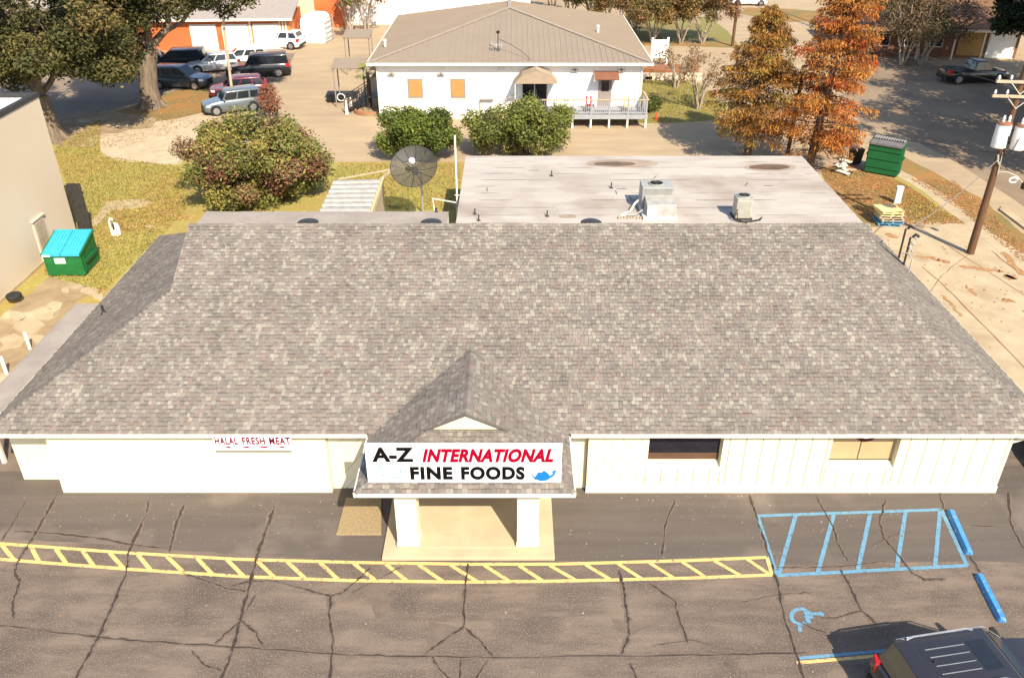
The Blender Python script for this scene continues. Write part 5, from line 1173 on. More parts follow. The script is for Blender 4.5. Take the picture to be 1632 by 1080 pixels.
# entrance with gabled awning
D0, D1 = .78, 2.55
m = MB(); m.box(D0 - .12, D1 + .12, WY0 - .06, WY0 - .001, .95, 3.0); dr = wp(m, 'entrance', 'white_trim')
for a, b in ((D0, 1.62), (1.70, D1)):
    m = MB(); m.box(a, b, WY0 - .085, WY0 - .06, 1.0, 2.9); m.build('glass_door', 'dark_glass', dr, org=OW); m = MB(); hx_ = b - .08 if a < 1 else a + .08; m.bar((hx_, WY0 - .12, 1.7), (hx_, WY0 - .12, 2.2), .04, .04); m.build('handle', 'chrome', dr, org=OW)
AX, AY0, AY1 = 1.72, 61.35, 62.99
m = MB(); prof = [(-1.55, 3.0), (-1.0, 3.55), (0, 3.98), (1.0, 3.55), (1.55, 3.0)]
for (x0, z0), (x1, z1) in zip(prof[:-1], prof[1:]): m.slab([(AX + x0, AY0, z0), (AX + x1, AY0, z1), (AX + x1, AY1, z1 + .0), (AX + x0, AY1, z0)], Vector((-(z1 - z0), 0, x1 - x0)), .04)
aw = wp(m, 'awning', 'awning_tan', fix=False)
m = MB(); m.slab([(AX - 1.53, AY0 + .01, 2.98), (AX + 1.53, AY0 + .01, 2.98), (AX + 1.0, AY0 + .01, 3.5), (AX, AY0 + .01, 3.9), (AX - 1.0, AY0 + .01, 3.5)], (0, -1, 0), .03); m.build('awning_front', 'awning_tan', aw, org=OW)
for s_ in (-1, 1): m = MB(); m.tube([(AX + s_ * 1.5, AY0 + .05, .95), (AX + s_ * 1.5, AY0 + .05, 3.0)], .03, 6); m.build('awning_post', 'white_trim', aw, org=OW)
# side door with red awning
m = MB(); m.box(6.35, 7.32, WY0 - .06, WY0 - .001, .95, 3.05); dr = wp(m, 'door', 'grey_frame'); m = MB(); m.box(6.55, 7.12, WY0 - .075, WY0 - .06, 2.05, 2.9); m.build('pane', 'dark_glass', dr, org=OW)
m = MB(); m.slab([(5.95, WY0 - 1.0, 3.12), (7.75, WY0 - 1.0, 3.12), (7.75, WY0 - .003, 3.5), (5.95, WY0 - .003, 3.5)], (0, -.35, 1), .06); aw = wp(m, 'awning', 'awning_red'); m = MB(); m.box(5.93, 5.99, WY0 - 1.0, WY0 - .003, 3.0, 3.1); m.bar((5.96, WY0 - .95, 3.1), (5.96, WY0 - .05, 3.45), .05, .05); m.build('bracket', 'white_trim', aw, org=OW)
# deck and railing
DX0, DX1, DY0, DZ = .3, 9.75, 60.6, .95
dk = thing('deck', 'grey painted raised deck with a baluster railing in front of the white building', 'deck', (4, 61.8, 0)); OD = (4, 61.8, 0)
for k in range(17): m = MB(); y0 = DY0 + k * .14; m.box(DX0, DX1, y0, y0 + .132, DZ - .04, DZ); m.build('plank', 'deck_paint', dk, org=OD)
m = MB(); m.box(DX0, DX1, DY0 - .05, DY0 - .002, DZ - .28, DZ + .01); m.build('beam', 'deck_paint', dk, org=OD)
for k in range(8): m = MB(); x = DX0 + .1 + k * (DX1 - DX0 - .2) / 7; m.box(x - .06, x + .06, DY0 - .0, DY0 + .12, 0, DZ - .042); m.build('leg', 'white_trim', dk, org=OD)
for k in range(8): m = MB(); x = DX0 + .1 + k * (DX1 - DX0 - .2) / 7; m.box(x - .05, x + .05, DY0 + .01, DY0 + .11, DZ, DZ + 1.05); m.build('post', 'deck_paint', dk, org=OD)
m = MB(); m.box(DX0, DX1 + .03, DY0 - .03, DY0 + .15, DZ + 1.05, DZ + 1.10); m.box(DX1 - .12, DX1 + .03, DY0 + .151, 62.95, DZ + 1.05, DZ + 1.10); m.build('top_rail', 'weathered_wood', dk, org=OD)
m = MB(); m.box(DX0, DX1, DY0 + .03, DY0 + .09, DZ + .12, DZ + .18); m.build('bottom_rail', 'deck_paint', dk, org=OD)
for k in range(65):
    x = DX0 + .18 + k * .143; m = MB(); m.box(x - .016, x + .016, DY0 + .04, DY0 + .08, DZ + .18, DZ + 1.05); m.build('baluster', 'deck_paint', dk, org=OD)
for k in range(15):
    y = DY0 + .25 + k * .15; m = MB(); m.box(DX1 - .06, DX1 - .02, y - .016, y + .016, DZ, DZ + 1.05); m.build('baluster', 'deck_paint', dk, org=OD)
for k in range(5): # steps down to the left
    x = DX0 - k * .30; m = MB(); m.box(x - .29, x - .01, DY0 + .3, DY0 + 1.9, DZ - .17 * k - .20, DZ - .17 * k - .16); m.build('tread', 'deck_paint', dk, org=OD)
m = MB(); m.bar((DX0, DY0 + .25, DZ + 1.05), (DX0 - 1.6, DY0 + .25, 1.05), .09, .05); m.bar((DX0, DY0 + 1.95, DZ + 1.05), (DX0 - 1.6, DY0 + 1.95, 1.05), .09, .05); m.build('stair_rail', 'weathered_wood', dk, org=OD)
for px, mt, lab in ((940, 'sign_red', 'red and white striped chair on the grey deck'), (1000, 'fresh_wood', 'pale wooden chair on the grey deck beside the end railing')):
    c = atY(px, 172, 61.7); t = thing('deck_chair', lab, 'chair', (c.x, 61.75, DZ)); m = MB(); m.box(-.3, .3, -.28, .28, .36, .42); m.build('seat', mt, t)
    for k in range(4): m = MB(); m.box(-.28 + k * .15, -.17 + k * .15, .26, .31, .43, 1.0); m.build('back_slat', mt if k % 2 == 0 else 'sign_white', t)
    for a in (-.26, .26):
        for b in (-.24, .24): m = MB(); m.box(a - .025, a + .025, b - .025, b + .025, 0, .36); m.build('leg', 'white_trim', t)
# antenna cluster on the metal roof
c = at(793, 86, 4.9); an = thing('roof_antenna', 'small tangled antenna and mast on the tan metal roof', 'antenna', (c.x, 64.6, EZ + (RZ - EZ) * (64.6 - EY0) / (RY0 - EY0)))
m = MB(); m.tube([(0, 0, -.05), (0, 0, 1.3)], .035, 6); m.build('mast', 'dark_metal', an)
m = MB(); m.lathe([(.05, 0), (.13, .06), (.13, .16), (.05, .22)], 10, (0, 0, 1.25)); m.build('head', 'black', an)
m = MB(); m.bar((-.5, 0, .45), (.35, 0, .5), .05, .05)
for k in range(5): m.bar((-.45 + k * .17, -.25, .3 + .05 * (k % 2)), (-.45 + k * .17, .25, .62), .035, .035)
m.build('element', 'galv', an); m = MB(); m.tube([(.1, 0, .85), (.9, -.5, .62), (1.8, -1.2, .2), (2.4, -1.9, -.2)], .02, 5); m.build('cable', 'wire', an)
for px, py, lab in ((613, 62, 'white bent flue on the left eave of the metal roof'), (852, 12, 'pair of small white vents on the right slope of the metal roof'), (953, 50, 'small white vent cap on the right slope of the metal roof')):
    c = at(px, py, 4.9); fx_ = (c.x - EX0) / (RXm - EX0) if c.x < RXm else (EX1 - c.x) / (EX1 - RXm); fx_ = max(0, min(1, fx_)); z = EZ + (RZ - EZ) * fx_
    t = thing('roof_flue', lab, 'roof vent', (c.x, c.y, z)); m = MB(); m.lathe([(.09, -.08), (.09, .45)], 10); m.build('pipe', 'white_trim', t); m = MB(); m.lathe([(.15, .45), (.15, .52), (.02, .60)], 10); m.build('cap', 'white_trim', t)
# left-side canopies, steps and planter
def small_canopy(px, py, label, wdt, dep_, h, y0):
    c = at(px, py); t = thing('entry_canopy', label, 'canopy', (c.x, y0, 0), 0, 'small metal canopies beside the white building')
    m = MB(); m.slab([(-wdt / 2, -dep_ / 2, h), (wdt / 2, -dep_ / 2, h), (wdt / 2, dep_ / 2, h + .35), (-wdt / 2, dep_ / 2, h + .35)], (0, -.2, 1), .08); r_ = m.build('roof', 'tan_metal_roof', t)
    for k in range(6): x = -wdt / 2 + .1 + k * (wdt - .2) / 5; m = MB(); m.bar((x, -dep_ / 2, h + .02), (x, dep_ / 2, h + .37), .03, .04); m.build('seam', 'seam_metal', r_)
    for a in (-1, 1):
        for b in (-1, 1): m = MB(); m.tube([(a * (wdt / 2 - .15), b * (dep_ / 2 - .15), 0), (a * (wdt / 2 - .15), b * (dep_ / 2 - .15), h)], .05, 6); m.build('post', 'grey_frame', t)
small_canopy(567, 160, 'tan metal canopy over the black steps of the white building', 2.6, 1.9, 3.0, 67.0)
small_canopy(586, 100, 'tan metal canopy over the rear side entrance of the white building', 2.4, 2.0, 3.2, 77.5)
st_ = thing('entry_steps', 'black metal steps and handrails at the side of the white building', 'steps', (-11.6, 65.4, 0))
for k in range(6): m = MB(); m.box(-1.1 + k * .3, -.78 + k * .3, -.7, .7, .12 + k * .18, .17 + k * .18); m.build('tread', 'black', st_)
m = MB(); m.box(.7, 1.6, -.8, .8, 1.14, 1.2); m.build('landing', 'dark_metal', st_)
for y in (-.75, .75):
    m = MB(); m.bar((-1.2, y, 1.0), (.7, y, 2.15), .05, .05); m.bar((-1.2, y, .6), (.7, y, 1.75), .04, .04)
    for k in range(5): m.bar((-1.15 + k * .46, y, 0), (-1.15 + k * .46, y, 1.0 + k * .28), .04, .04)
    m.build('handrail', 'black', st_)
bin_ = thing('black_box', 'low black box with a white hose beside the side steps', 'box', (at(535, 162).x, at(535, 162).y, 0)); m = MB(); m.box(-.6, .6, -.4, .4, 0, .7); m.build('body', 'black', bin_, bevel=.03)
m = MB(); m.tube([(.55 + .3 * math.cos(a), -.45, .45 + .28 * math.sin(a)) for a in np.linspace(0, 6.28, 15)], .035, 6); m.build('hose', 'sign_white', bin_)
for px, lab in ((553, 'short white bollard at the foot of the side steps'), (560, 'white post beside the handrail of the side steps')):
    c = at(px, 182 if px < 556 else 176); m = MB(); m.lathe([(.14, 0), (.12, .35), (.08, .8), (.06, 1.0), (.01, 1.03)], 12); o = m.build('bollard', 'white_trim', None, smooth=True); o.location = c; tag(o, lab, 'bollard')
pl = thing('brick_planter', 'curved red brick planter ring under the small fan palm', 'planter', (at(592, 182).x, at(592, 182).y + .4, 0)); 
for k in range(22):
    a = math.pi * (1.0 + k / 21); 
    for j in range(2):
        m = MB(); c_ = Vector((1.25 * math.cos(a + .07 * j), .95 * math.sin(a + .07 * j), 0)); m.box(-.11, .11, -.06, .06, .02 + j * .15, .16 + j * .15); o = m.build('brick', 'red_brick', pl, bevel=.008); o.location = c_; o.rotation_euler = (0, 0, a + math.pi / 2)
m = MB(); m.lathe([(1.1, 0), (1.1, .2)], 20); m.build('soil', 'bare_dirt', pl)
# -- white sign, planter wall on the lawn
p0, p1 = at(1037, 105), at(1060, 103); ws = thing('lawn_sign', 'blank white sign board on two posts at the lawn corner', 'sign', ((p0.x + p1.x) / 2, p0.y, 0), R(4)); hw = (p1.x - p0.x) / 2
m = MB(); m.box(-hw, hw, -.06, .06, .7, 2.3); m.build('board', 'sign_white', ws, bevel=.02)
for s_ in (-1, 1): m = MB(); m.box(s_ * hw - .09, s_ * hw + .09, -.09, .09, 0, 2.5); m.build('post', 'sign_white', ws)
m = MB(); m.lathe([(.12, -.075), (.12, -.055)], 12, (-hw + .4, 0, 1.0), 'y'); m.build('emblem', 'blue_paint', ws)
rw = thing('retaining_wall', 'low tan retaining wall along the lawn', 'wall', (at(1070, 128).x, at(1070, 128).y, 0)); a, b = at(1012, 128), at(1108, 129); L_ = b.x - a.x
for k in range(8): m = MB(); m.box(-L_ / 2 + k * L_ / 8 + .01, -L_ / 2 + (k + 1) * L_ / 8 - .01, -.15, .15, 0, .6); m.build('block', 'tan_stucco', rw, bevel=.02)
m = MB(); m.box(-L_ / 2 + .3, -L_ / 2 + .9, -.17, -.151, .1, .35); m.build('drain', 'black', rw)
p = at(1070, 116); m = MB(); m.prism([(2.5 * math.cos(a) + .2 * math.sin(5 * a), 1.1 * math.sin(a)) for a in np.linspace(0, 6.28, 19)[:-1]], .0, .5); o = m.build('raised_flower_bed', 'rusty', None, bevel=.05); o.location = (p.x, p.y, 0); tag(o, 'raised flower bed of red mulch behind the retaining wall', 'flower bed')
wr = random.Random(4)
p = at(1046, 192); t = thing('orange_cone', 'small orange marker cone beside the bush at the deck end', 'cone', (p.x, p.y, 0)); m = MB(); m.lathe([(.14, .04), (.03, .6)], 12); m.build('cone', 'orange_plastic', t, smooth=True); m = MB(); m.box(-.2, .2, -.2, .2, 0, .04); m.build('base', 'orange_plastic', t)
# -- orange garages
ob = thing('orange_building', 'long orange building with white garage doors and grey roof', 'building', (at(330, 80).x, at(330, 80).y, 0), R(3.5))
m = MB(); m.box(-22, 8.4, 0, 7, 0, 2.9); m.build('wall', 'orange_wall', ob)
m = MB(); m.slab([(-22.3, -.5, 2.95), (8.8, -.5, 2.95), (8.8, 5.0, 4.1), (-22.3, 5.0, 4.1)], (0, -.2, 1), .12); m.build('roof', 'grey_shingle', ob)
m = MB(); m.box(-22.3, 8.8, -.62, -.5, 2.78, 2.98); m.build('gutter', 'white_trim', ob)
m = MB(); m.box(-24, 7.0, 5.2, 15, 0, 6.2); m.build('upper_wall', 'orange_wall', ob)
m = MB(); m.slab([(-24.3, 4.9, 6.25), (7.3, 4.9, 6.25), (7.3, 15.3, 6.9), (-24.3, 15.3, 6.9)], (0, -.06, 1), .12); m.build('upper_roof', 'grey_shingle', ob)
for k in range(7): m = MB(); x = -22.6 + k * 4.2; m.box(x, x + 2.4, 5.15, 5.199, 4.5, 5.4); m.build('window', 'pale_metal', ob)
for k, x in enumerate((-13.6, -9.6, -1.2, 1.9, 4.9)):
    wd_ = 2.3; m = MB(); m.box(x - .12, x + wd_ + .12, -.05, -.001, 0, 2.42); d = m.build('garage_door', 'white_trim', ob)
    for j in range(4): m = MB(); m.box(x, x + wd_, -.08, -.051, .02 + j * .57, .57 + j * .57); m.build('door_panel', 'garage_white', d)
for k in range(3): m = MB(); x = 7.35 + k * .3; m.box(x, x + .15, -.06, -.001, .0, 2.7); m.build('pilaster', 'white_trim', ob)
m = MB(); m.box(4.42, 4.62, -.1, -.001, 0, 2.8); m.build('downpipe', 'white_trim', ob)
o2 = thing('orange_shed', 'tall orange and cream shed standing behind the white storage box', 'building', (at(478, 52).x, at(478, 52).y + 3, 0)); m = MB(); m.box(-3.5, 4.5, 0, 6, 0, 5.5); m.build('wall', 'orange_wall', o2)
m = MB(); m.box(-.9, 1.2, -.06, -.001, 0, 5.2); m.build('cream_panel', 'tan_stucco', o2); m = MB(); m.slab([(-3.8, -.4, 5.5), (4.8, -.4, 5.5), (4.8, 6.3, 6.6), (-3.8, 6.3, 6.6)], (0, -.2, 1), .12); m.build('roof', 'grey_shingle', o2)
for k in range(5): m = MB(); x = -2.9 + k * .42; m.box(x, x + .25, -.07, -.001, 0, 4.4); m.build('slat', 'brick' if k % 2 else 'white_trim', o2)
c = at(505, 66); sb_ = thing('storage_box', 'white rounded storage container beside the wooden cart', 'container', (c.x, c.y, 0), R(-8))
pr = [(-1.15, 0), (1.15, 0), (1.15, 1.9), (1.05, 2.4), (.7, 2.7), (-.7, 2.7), (-1.05, 2.4), (-1.15, 1.9)]
m = MB(); k = len(pr); m.add([(x, -1.2, z) for x, z in pr] + [(x, 1.6, z) for x, z in pr], [tuple(range(k))[::-1], tuple(range(k, 2 * k))] + [(i, (i + 1) % k, (i + 1) % k + k, i + k) for i in range(k)]); m.build('shell', 'garage_white', sb_, bevel=.04, smooth=True)
m = MB(); m.box(-.95, .95, -1.24, -1.201, .1, 2.2); m.build('door', 'garage_white', sb_)
for z in (.4, .9, 1.4, 1.9, 2.4): m = MB(); m.bar((1.5, -.8, z), (1.5, 1.2, z), .06, .06); m.build('rack_rail', 'galv', sb_)
m = MB(); m.bar((1.5, -.8, 0), (1.5, -.8, 2.5), .07, .07); m.bar((1.5, 1.2, 0), (1.5, 1.2, 2.5), .07, .07); m.build('rack_post', 'galv', sb_)
c = at(463, 62); ct = thing('wooden_cart', 'wooden slatted cart behind the white SUV', 'cart', (c.x, c.y, 0)); m = MB(); m.box(-1.1, 1.1, -.6, .6, .55, .65); m.build('bed', 'weathered_wood', ct)
for k in range(6): m = MB(); x = -1.05 + k * .42; m.box(x - .04, x + .04, -.6, -.52, .65, 1.5); m.build('slat', 'fresh_wood', ct)
m = MB(); m.box(-1.1, 1.1, -.62, -.52, 1.5, 1.6); m.build('rail', 'fresh_wood', ct)
for x in (-.7, .7): m = MB(); m.lathe([(.28, -.06), (.3, 0), (.28, .06)], 14, (x, -.66, .3), 'y'); m.build('wheel', 'rubber', ct)
# -- pale metal building far behind
a, b = at(545, 40), at(845, 40); gb = thing('metal_building', 'pale corrugated metal building behind the white building', 'building', ((a.x + b.x) / 2, a.y, 0)); L_ = b.x - a.x
m = MB(); m.box(-L_ / 2, L_ / 2, 0, 14, 0, 8.5); m.build('wall', 'pale_metal', gb)
for k in range(int(L_ / .45)): m = MB(); x = -L_ / 2 + .2 + k * .45; m.box(x - .05, x + .05, -.045, -.001, .05, 8.4); m.build('rib', 'pale_metal', gb)
# -- brown-roofed house on the right
a, b = at(1385, 98), at(1625, 112); hs_ = thing('brown_house', 'brick house with a low brown roof and a carport across the street', 'house', (40.5, 84, 0), R(-6)); 
m = MB(); m.box(-7, 7.5, 0, 9, 0, 2.7); m.build('wall', 'brick', hs_)
m = MB(); m.add([(-8, -1.4, 2.75), (9, -1.4, 2.75), (9, 10.2, 2.75), (-8, 10.2, 2.75), (-3.0, 4.4, 5.3), (4.5, 4.4, 5.3)], [(0, 1, 5, 4), (1, 2, 5), (2, 3, 4, 5), (3, 0, 4), (0, 3, 2, 1)]); m.build('roof', 'brown_roof', hs_)
m = MB(); m.box(-8, 9, -1.45, -1.40, 2.55, 2.78); m.build('fascia', 'tan_stucco', hs_)
m = MB(); m.box(4.7, 7.2, -.06, -.001, 0, 2.3); gd = m.build('garage_door', 'white_trim', hs_)
for j in range(4): m = MB(); m.box(4.8, 7.1, -.09, -.061, .03 + j * .56, .56 + j * .56); m.build('door_panel', 'garage_white', gd)
for x in (-5.5, -3.2, -.6): m = MB(); m.box(x, x + 1.2, -.05, -.001, .9, 2.1); wn = m.build('window', 'white_trim', hs_); m = MB(); m.box(x + .08, x + 1.12, -.065, -.051, .98, 2.02); m.build('pane', 'glass', wn)
for x in (-6.5, -2, 1.2, 3.8): m = MB(); m.box(x - .08, x + .08, -1.3, -1.14, 0, 2.6); m.build('post', 'tan_stucco', hs_)
m = MB(); m.box(2.0, 4.2, -.05, -.001, .2, 2.3); m.build('wall_panel', 'plywood', hs_)
a = at(1560, 20); h2 = thing('grey_house', 'grey two-storey house glimpsed above the brown roof', 'house', (53.5, 97, 0), R(-6)); m = MB(); m.box(-5, 5, 0, 8, 0, 6.0); m.build('wall', 'dark_metal', h2); m = MB(); m.add([(-5.6, -.6, 6), (5.6, -.6, 6), (5.6, 8.6, 6), (-5.6, 8.6, 6), (0, 0, 8.6), (0, 8, 8.6)], [(0, 1, 4), (1, 2, 5, 4), (2, 3, 5), (3, 0, 4, 5), (0, 3, 2, 1)]); m.build('roof', 'grey_shingle', h2)
for x in (-3.6, -1.2, 1.4): m = MB(); m.box(x, x + 1.3, -.06, -.001, 3.4, 5.2); wn = m.build('window', 'white_trim', h2); m = MB(); m.box(x + .1, x + 1.2, -.075, -.061, 3.5, 5.1); m.build('pane', 'glass', wn)

# ================================================================== YARD THINGS
# lean-to with ribbed metal roof
lt = thing('metal_lean_to', 'open lean-to with a ribbed pale metal roof behind the low link roof', 'lean-to', (-8.3, 41.4, 0)); OLt = (-8.3, 41.4, 0)
q = [at(*p, 2.2) for p in ((510, 337), (590, 337), (608, 285), (533, 287))]
nS = 7
for k in range(nS):
    f0, f1 = k / nS, (k + 1) / nS; a0 = q[0].lerp(q[3], f0); b0 = q[1].lerp(q[2], f0); a1 = q[0].lerp(q[3], f1); b1_ = q[1].lerp(q[2], f1)
    dz = Vector((0, 0, 1)); m = MB(); pr = [(0, .0), (.18, .09), (.30, .09), (.42, .0), (.95, -.01)]; vs = []
    for u_, hz in pr: vs += [a0.lerp(a1, u_) + dz * hz, b0.lerp(b1_, u_) + dz * hz]
    vs2 = [v - dz * .012 for v in vs]; n = len(vs); fs = [(2 * i, 2 * i + 1, 2 * i + 3, 2 * i + 2) for i in range(4)]; fs += [tuple(x + n for x in f) for f in fs]; fs += [(0, 2, n + 2, n), (1, 3, n + 3, n + 1), (0, 1, n + 1, n), (n - 2, n - 1, 2 * n - 1, 2 * n - 2)]
    m.add(vs + vs2, fs); m.build('roof_sheet', 'galv', lt, org=OLt)
for p_ in (q[0].lerp(q[1], .03), q[1], q[1].lerp(q[2], .5), q[2], q[3]):
    m = MB(); m.box(p_.x - .07, p_.x + .07, p_.y - .07, p_.y + .07, 0, 2.15); m.build('post', 'weathered_wood', lt, org=OLt)
m = MB(); m.bar(q[1] + Vector((.05, -.2, -.08)), q[2] + Vector((.05, .3, -.08)), .09, .16); m.build('beam', 'fresh_wood', lt, org=OLt)
e = q[2]; m = MB(); m.bar(e + Vector((-.1, .1, -.1)), e + Vector((.55, 1.5, .1)), .08, .12); m.bar(e + Vector((-2.4, .2, -.1)), e + Vector((.5, 1.45, .05)), .07, .08); m.build('rafter', 'weathered_wood', lt, org=OLt)
for k in range(8): m = MB(); p_ = q[1].lerp(q[2], k / 8) + Vector((.06, 0, 0)); m.box(p_.x - .02, p_.x + .02, p_.y, p_.y + .5, .1, 1.9); m.build('plank', 'weathered_wood', lt, org=OLt)
# big mesh dish
DYc = 42.0; dc = atY(661, 271, DYc); ds = thing('satellite_dish', 'big dark mesh satellite dish on a pole in the grass', 'satellite dish', (dc.x + .25, DYc + .45, 0))
m = MB(); m.tube([(0, 0, 0), (0, 0, dc.z - .25)], .055, 10); m.build('pole', 'galv', ds)
rot = Vector((-.05, -.66, .75)).to_track_quat('Z', 'Y').to_euler(); RD = 1.2
def par(r_): return .28 * r_ * r_
cpos = (-.25, -.45, dc.z)
for k in range(12):
    m = MB(); a0, a1 = k * math.pi / 6 + .01, (k + 1) * math.pi / 6 - .01; vs = []; rs = np.linspace(.12, RD, 7)
    for r_ in rs:
        for j in range(5): a = a0 + (a1 - a0) * j / 4; vs.append((r_ * math.cos(a), r_ * math.sin(a), par(r_)))
    m.add(vs, [(i * 5 + j, i * 5 + j + 1, i * 5 + j + 6, i * 5 + j + 5) for i in range(6) for j in range(4)]); o = m.build('mesh_panel', 'dish_mesh', ds, smooth=True, fix=False); o.location = cpos; o.rotation_euler = rot
    m = MB(); a = k * math.pi / 6; m.tube([(r_ * math.cos(a), r_ * math.sin(a), par(r_) + .012) for r_ in np.linspace(.1, RD, 6)], .014, 5); o = m.build('rib', 'dark_metal', ds); o.location = cpos; o.rotation_euler = rot
m = MB(); m.tube([(RD * math.cos(a), RD * math.sin(a), par(RD)) for a in np.linspace(0, 2 * math.pi, 37)], .018, 6, cap=False); o = m.build('rim', 'dark_metal', ds); o.location = cpos; o.rotation_euler = rot
m = MB()
for k in range(3): a = k * 2.09 + .6; m.tube([(.75 * math.cos(a), .75 * math.sin(a), par(.75)), (.03 * math.cos(a), .03 * math.sin(a), .95)], .014, 5)
o = m.build('feed_strut', 'dark_metal', ds); o.location = cpos; o.rotation_euler = rot
m = MB(); m.lathe([(.05, .80), (.16, .84), (.17, .95), (.14, 1.02), (.03, 1.06)], 14); o = m.build('feed_horn', 'porcelain', ds, smooth=True); o.location = cpos; o.rotation_euler = rot
m = MB(); m.lathe([(.17, -.28), (.17, .02)], 12); o = m.build('mount', 'dark_metal', ds); o.location = cpos; o.rotation_euler = rot
# tall white pipe mast at the flat roof corner
c = at(737, 350, 2.0); t = thing('white_mast', 'thin white pipe mast at the corner of the flat roof', 'mast', (-2.72, 39.6, 0)); m = MB(); m.tube([(0, 0, 0), (0, 0, 5.9)], .045, 8); m.build('pipe', 'white_trim', t)
m = MB(); m.bar((-1.3, .6, 2.5), (0, 0, 2.5), .05, .05); m.bar((-1.25, .6, 2.5), (-1.1, .2, 1.2), .04, .04); m.bar((-.1, 0, 2.9), (.22, 0, 2.9), .04, .04); m.build('bracket', 'white_trim', t)
m = MB(); m.lathe([(.07, 2.3), (.07, 2.42)], 8); m.build('clamp', 'galv', t)
# dumpsters
def dumpster(label, loc, rz, W=1.75, D=1.75, hf=1.1, hb=1.5, lid='lid_blue', body='bin_green', ribs=0, lids=2, group=None):
    t = thing('dumpster', label, 'dumpster', loc, rz, group); h = W / 2
    m = MB(); m.hexa([(-h, 0, .08), (h, 0, .08), (h, D, .08), (-h, D, .08), (-h, 0, hf), (h, 0, hf), (h, D, hb), (-h, D, hb)]); m.build('body', body, t, bevel=.015)
    m = MB(); m.bar((-h - .02, -.02, hf - .03), (h + .02, -.02, hf - .03), .07, .08); m.bar((-h - .03, -.03, hf), (-h - .03, D, hb), .06, .08); m.bar((h + .03, -.03, hf), (h + .03, D, hb), .06, .08); m.build('rim', body, t)
    for i in range(lids):
        x0 = -h + .01 + i * W / lids; x1 = x0 + W / lids - .03; m = MB()
        m.hexa([(x0, -.06, hf + .01), (x1, -.06, hf + .01), (x1, D + .02, hb + .01), (x0, D + .02, hb + .01), (x0, -.06, hf + .05), (x1, -.06, hf + .05), (x1, D + .02, hb + .05), (x0, D + .02, hb + .05)]); l_ = m.build('lid', lid, t)
        n = 6
        for k in range(n): m = MB(); x = x0 + .06 + k * (x1 - x0 - .12) / (n - 1); m.bar((x, -.02, hf + .055), (x, D - .03, hb + .055), .05, .03); m.build('lid_rib', lid, l_)
        m = MB(); m.box(x0, x1, -.075, -.055, hf - .06, hf + .05); m.build('lid_lip', lid, l_)
    for s_ in (-1, 1):
        m = MB(); m.box(s_ * h + (0 if s_ > 0 else -.13), s_ * h + (.13 if s_ > 0 else 0), .25, D - .35, hf * .55, hf * .55 + .16); m.build('fork_pocket', 'bin_green_deep', t, bevel=.01)
        m = MB(); m.box(s_ * h + (0 if s_ > 0 else -.06), s_ * h + (.06 if s_ > 0 else 0), .15, .24, .2, hf - .1); m.build('side_post', 'bin_green_deep', t)
    for k in range(ribs): m = MB(); z = .2 + (k + .5) * (hf - .3) / ribs; m.box(-h, h, -.045, -.001, z - .025, z + .025); m.build('front_rib', 'bin_green_deep', t)
    for a in (-h + .15, h - .15):
        for b in (.15, D - .15): m = MB(); m.box(a - .05, a + .05, b - .08, b + .08, 0, .079); m.build('foot', 'black', t)
    return t
p0, p1 = at(78, 441), at(136, 442); dl = dumpster('green dumpster with a bright blue ribbed lid beside the tan building', ((p0.x + p1.x) / 2, p0.y, 0), R(2), p1.x - p0.x, 1.8, 1.15, 1.62)
m = MB(); m.box(-.38, .12, -.012, -.003, .70, .98); m.build('sticker', 'sticker', dl); m = MB(); m.box(-.85, -.50, -.088, -.077, 1.08, 1.17); m.build('sticker', 'sign_white', dl)
p0, p1 = at(1381, 273), at(1424, 286); d_ = p1 - p0
dr_ = dumpster('plain green dumpster with a dark grey lid at the street verge', ((p0.x + p1.x) / 2, (p0.y + p1.y) / 2, .012), R(-34), 1.95, 1.0, 1.9, 2.0, 'lid_grey', 'bin_green_deep', 3, 1)
for k in range(12): m = MB(); m.bar((-.85 + k * .155, 1.1, 2.1), (-.85 + k * .155, .55, 2.12), .07, .06); m.build('lid_hinge', 'galv', dr_)
c = at(1361, 262); t = thing('wheelie_bin', 'black wheeled bin beside the right-hand dumpster', 'bin', (c.x, c.y, .012), R(20)); m = MB(); m.hexa([(-.26, -.28, .08), (.26, -.28, .08), (.26, .28, .08), (-.26, .28, .08), (-.33, -.36, 1.0), (.33, -.36, 1.0), (.33, .36, 1.0), (-.33, .36, 1.0)]); m.build('body', 'black', t, bevel=.02); m = MB(); m.hexa([(-.35, -.38, 1.0), (.35, -.38, 1.0), (.35, .4, 1.0), (-.35, .4, 1.0), (-.3, -.32, 1.08), (.3, -.32, 1.08), (.3, .38, 1.1), (-.3, .38, 1.1)]); m.build('lid', 'dark_metal', t)
for s_ in (-1, 1): m = MB(); m.lathe([(.12, -.03), (.12, .03)], 12, (s_ * .28, .3, .12), 'x'); m.build('wheel', 'rubber', t)
# rubble by the cypress
rb = random.Random(9)
for k in range(7):
    c = at(1334 + rb.uniform(0, 24), 266 + rb.uniform(0, 12)); m = MB(); a, b = rb.uniform(.5, 1.1), rb.uniform(.15, .35); m.box(-a / 2, a / 2, -b / 2, b / 2, 0, .07); o = m.build('scrap_board', rb.choice(('white_trim', 'weathered_wood', 'sign_white')), None, bevel=.008); o.location = (c.x, c.y, .02 + k * .075); o.rotation_euler = (rb.uniform(-.04, .04), rb.uniform(-.04, .04), rb.uniform(0, 3)); tag(o, 'pale broken board heaped on the leafy verge by the orange cypress', 'board', 'boards in the scrap heap')
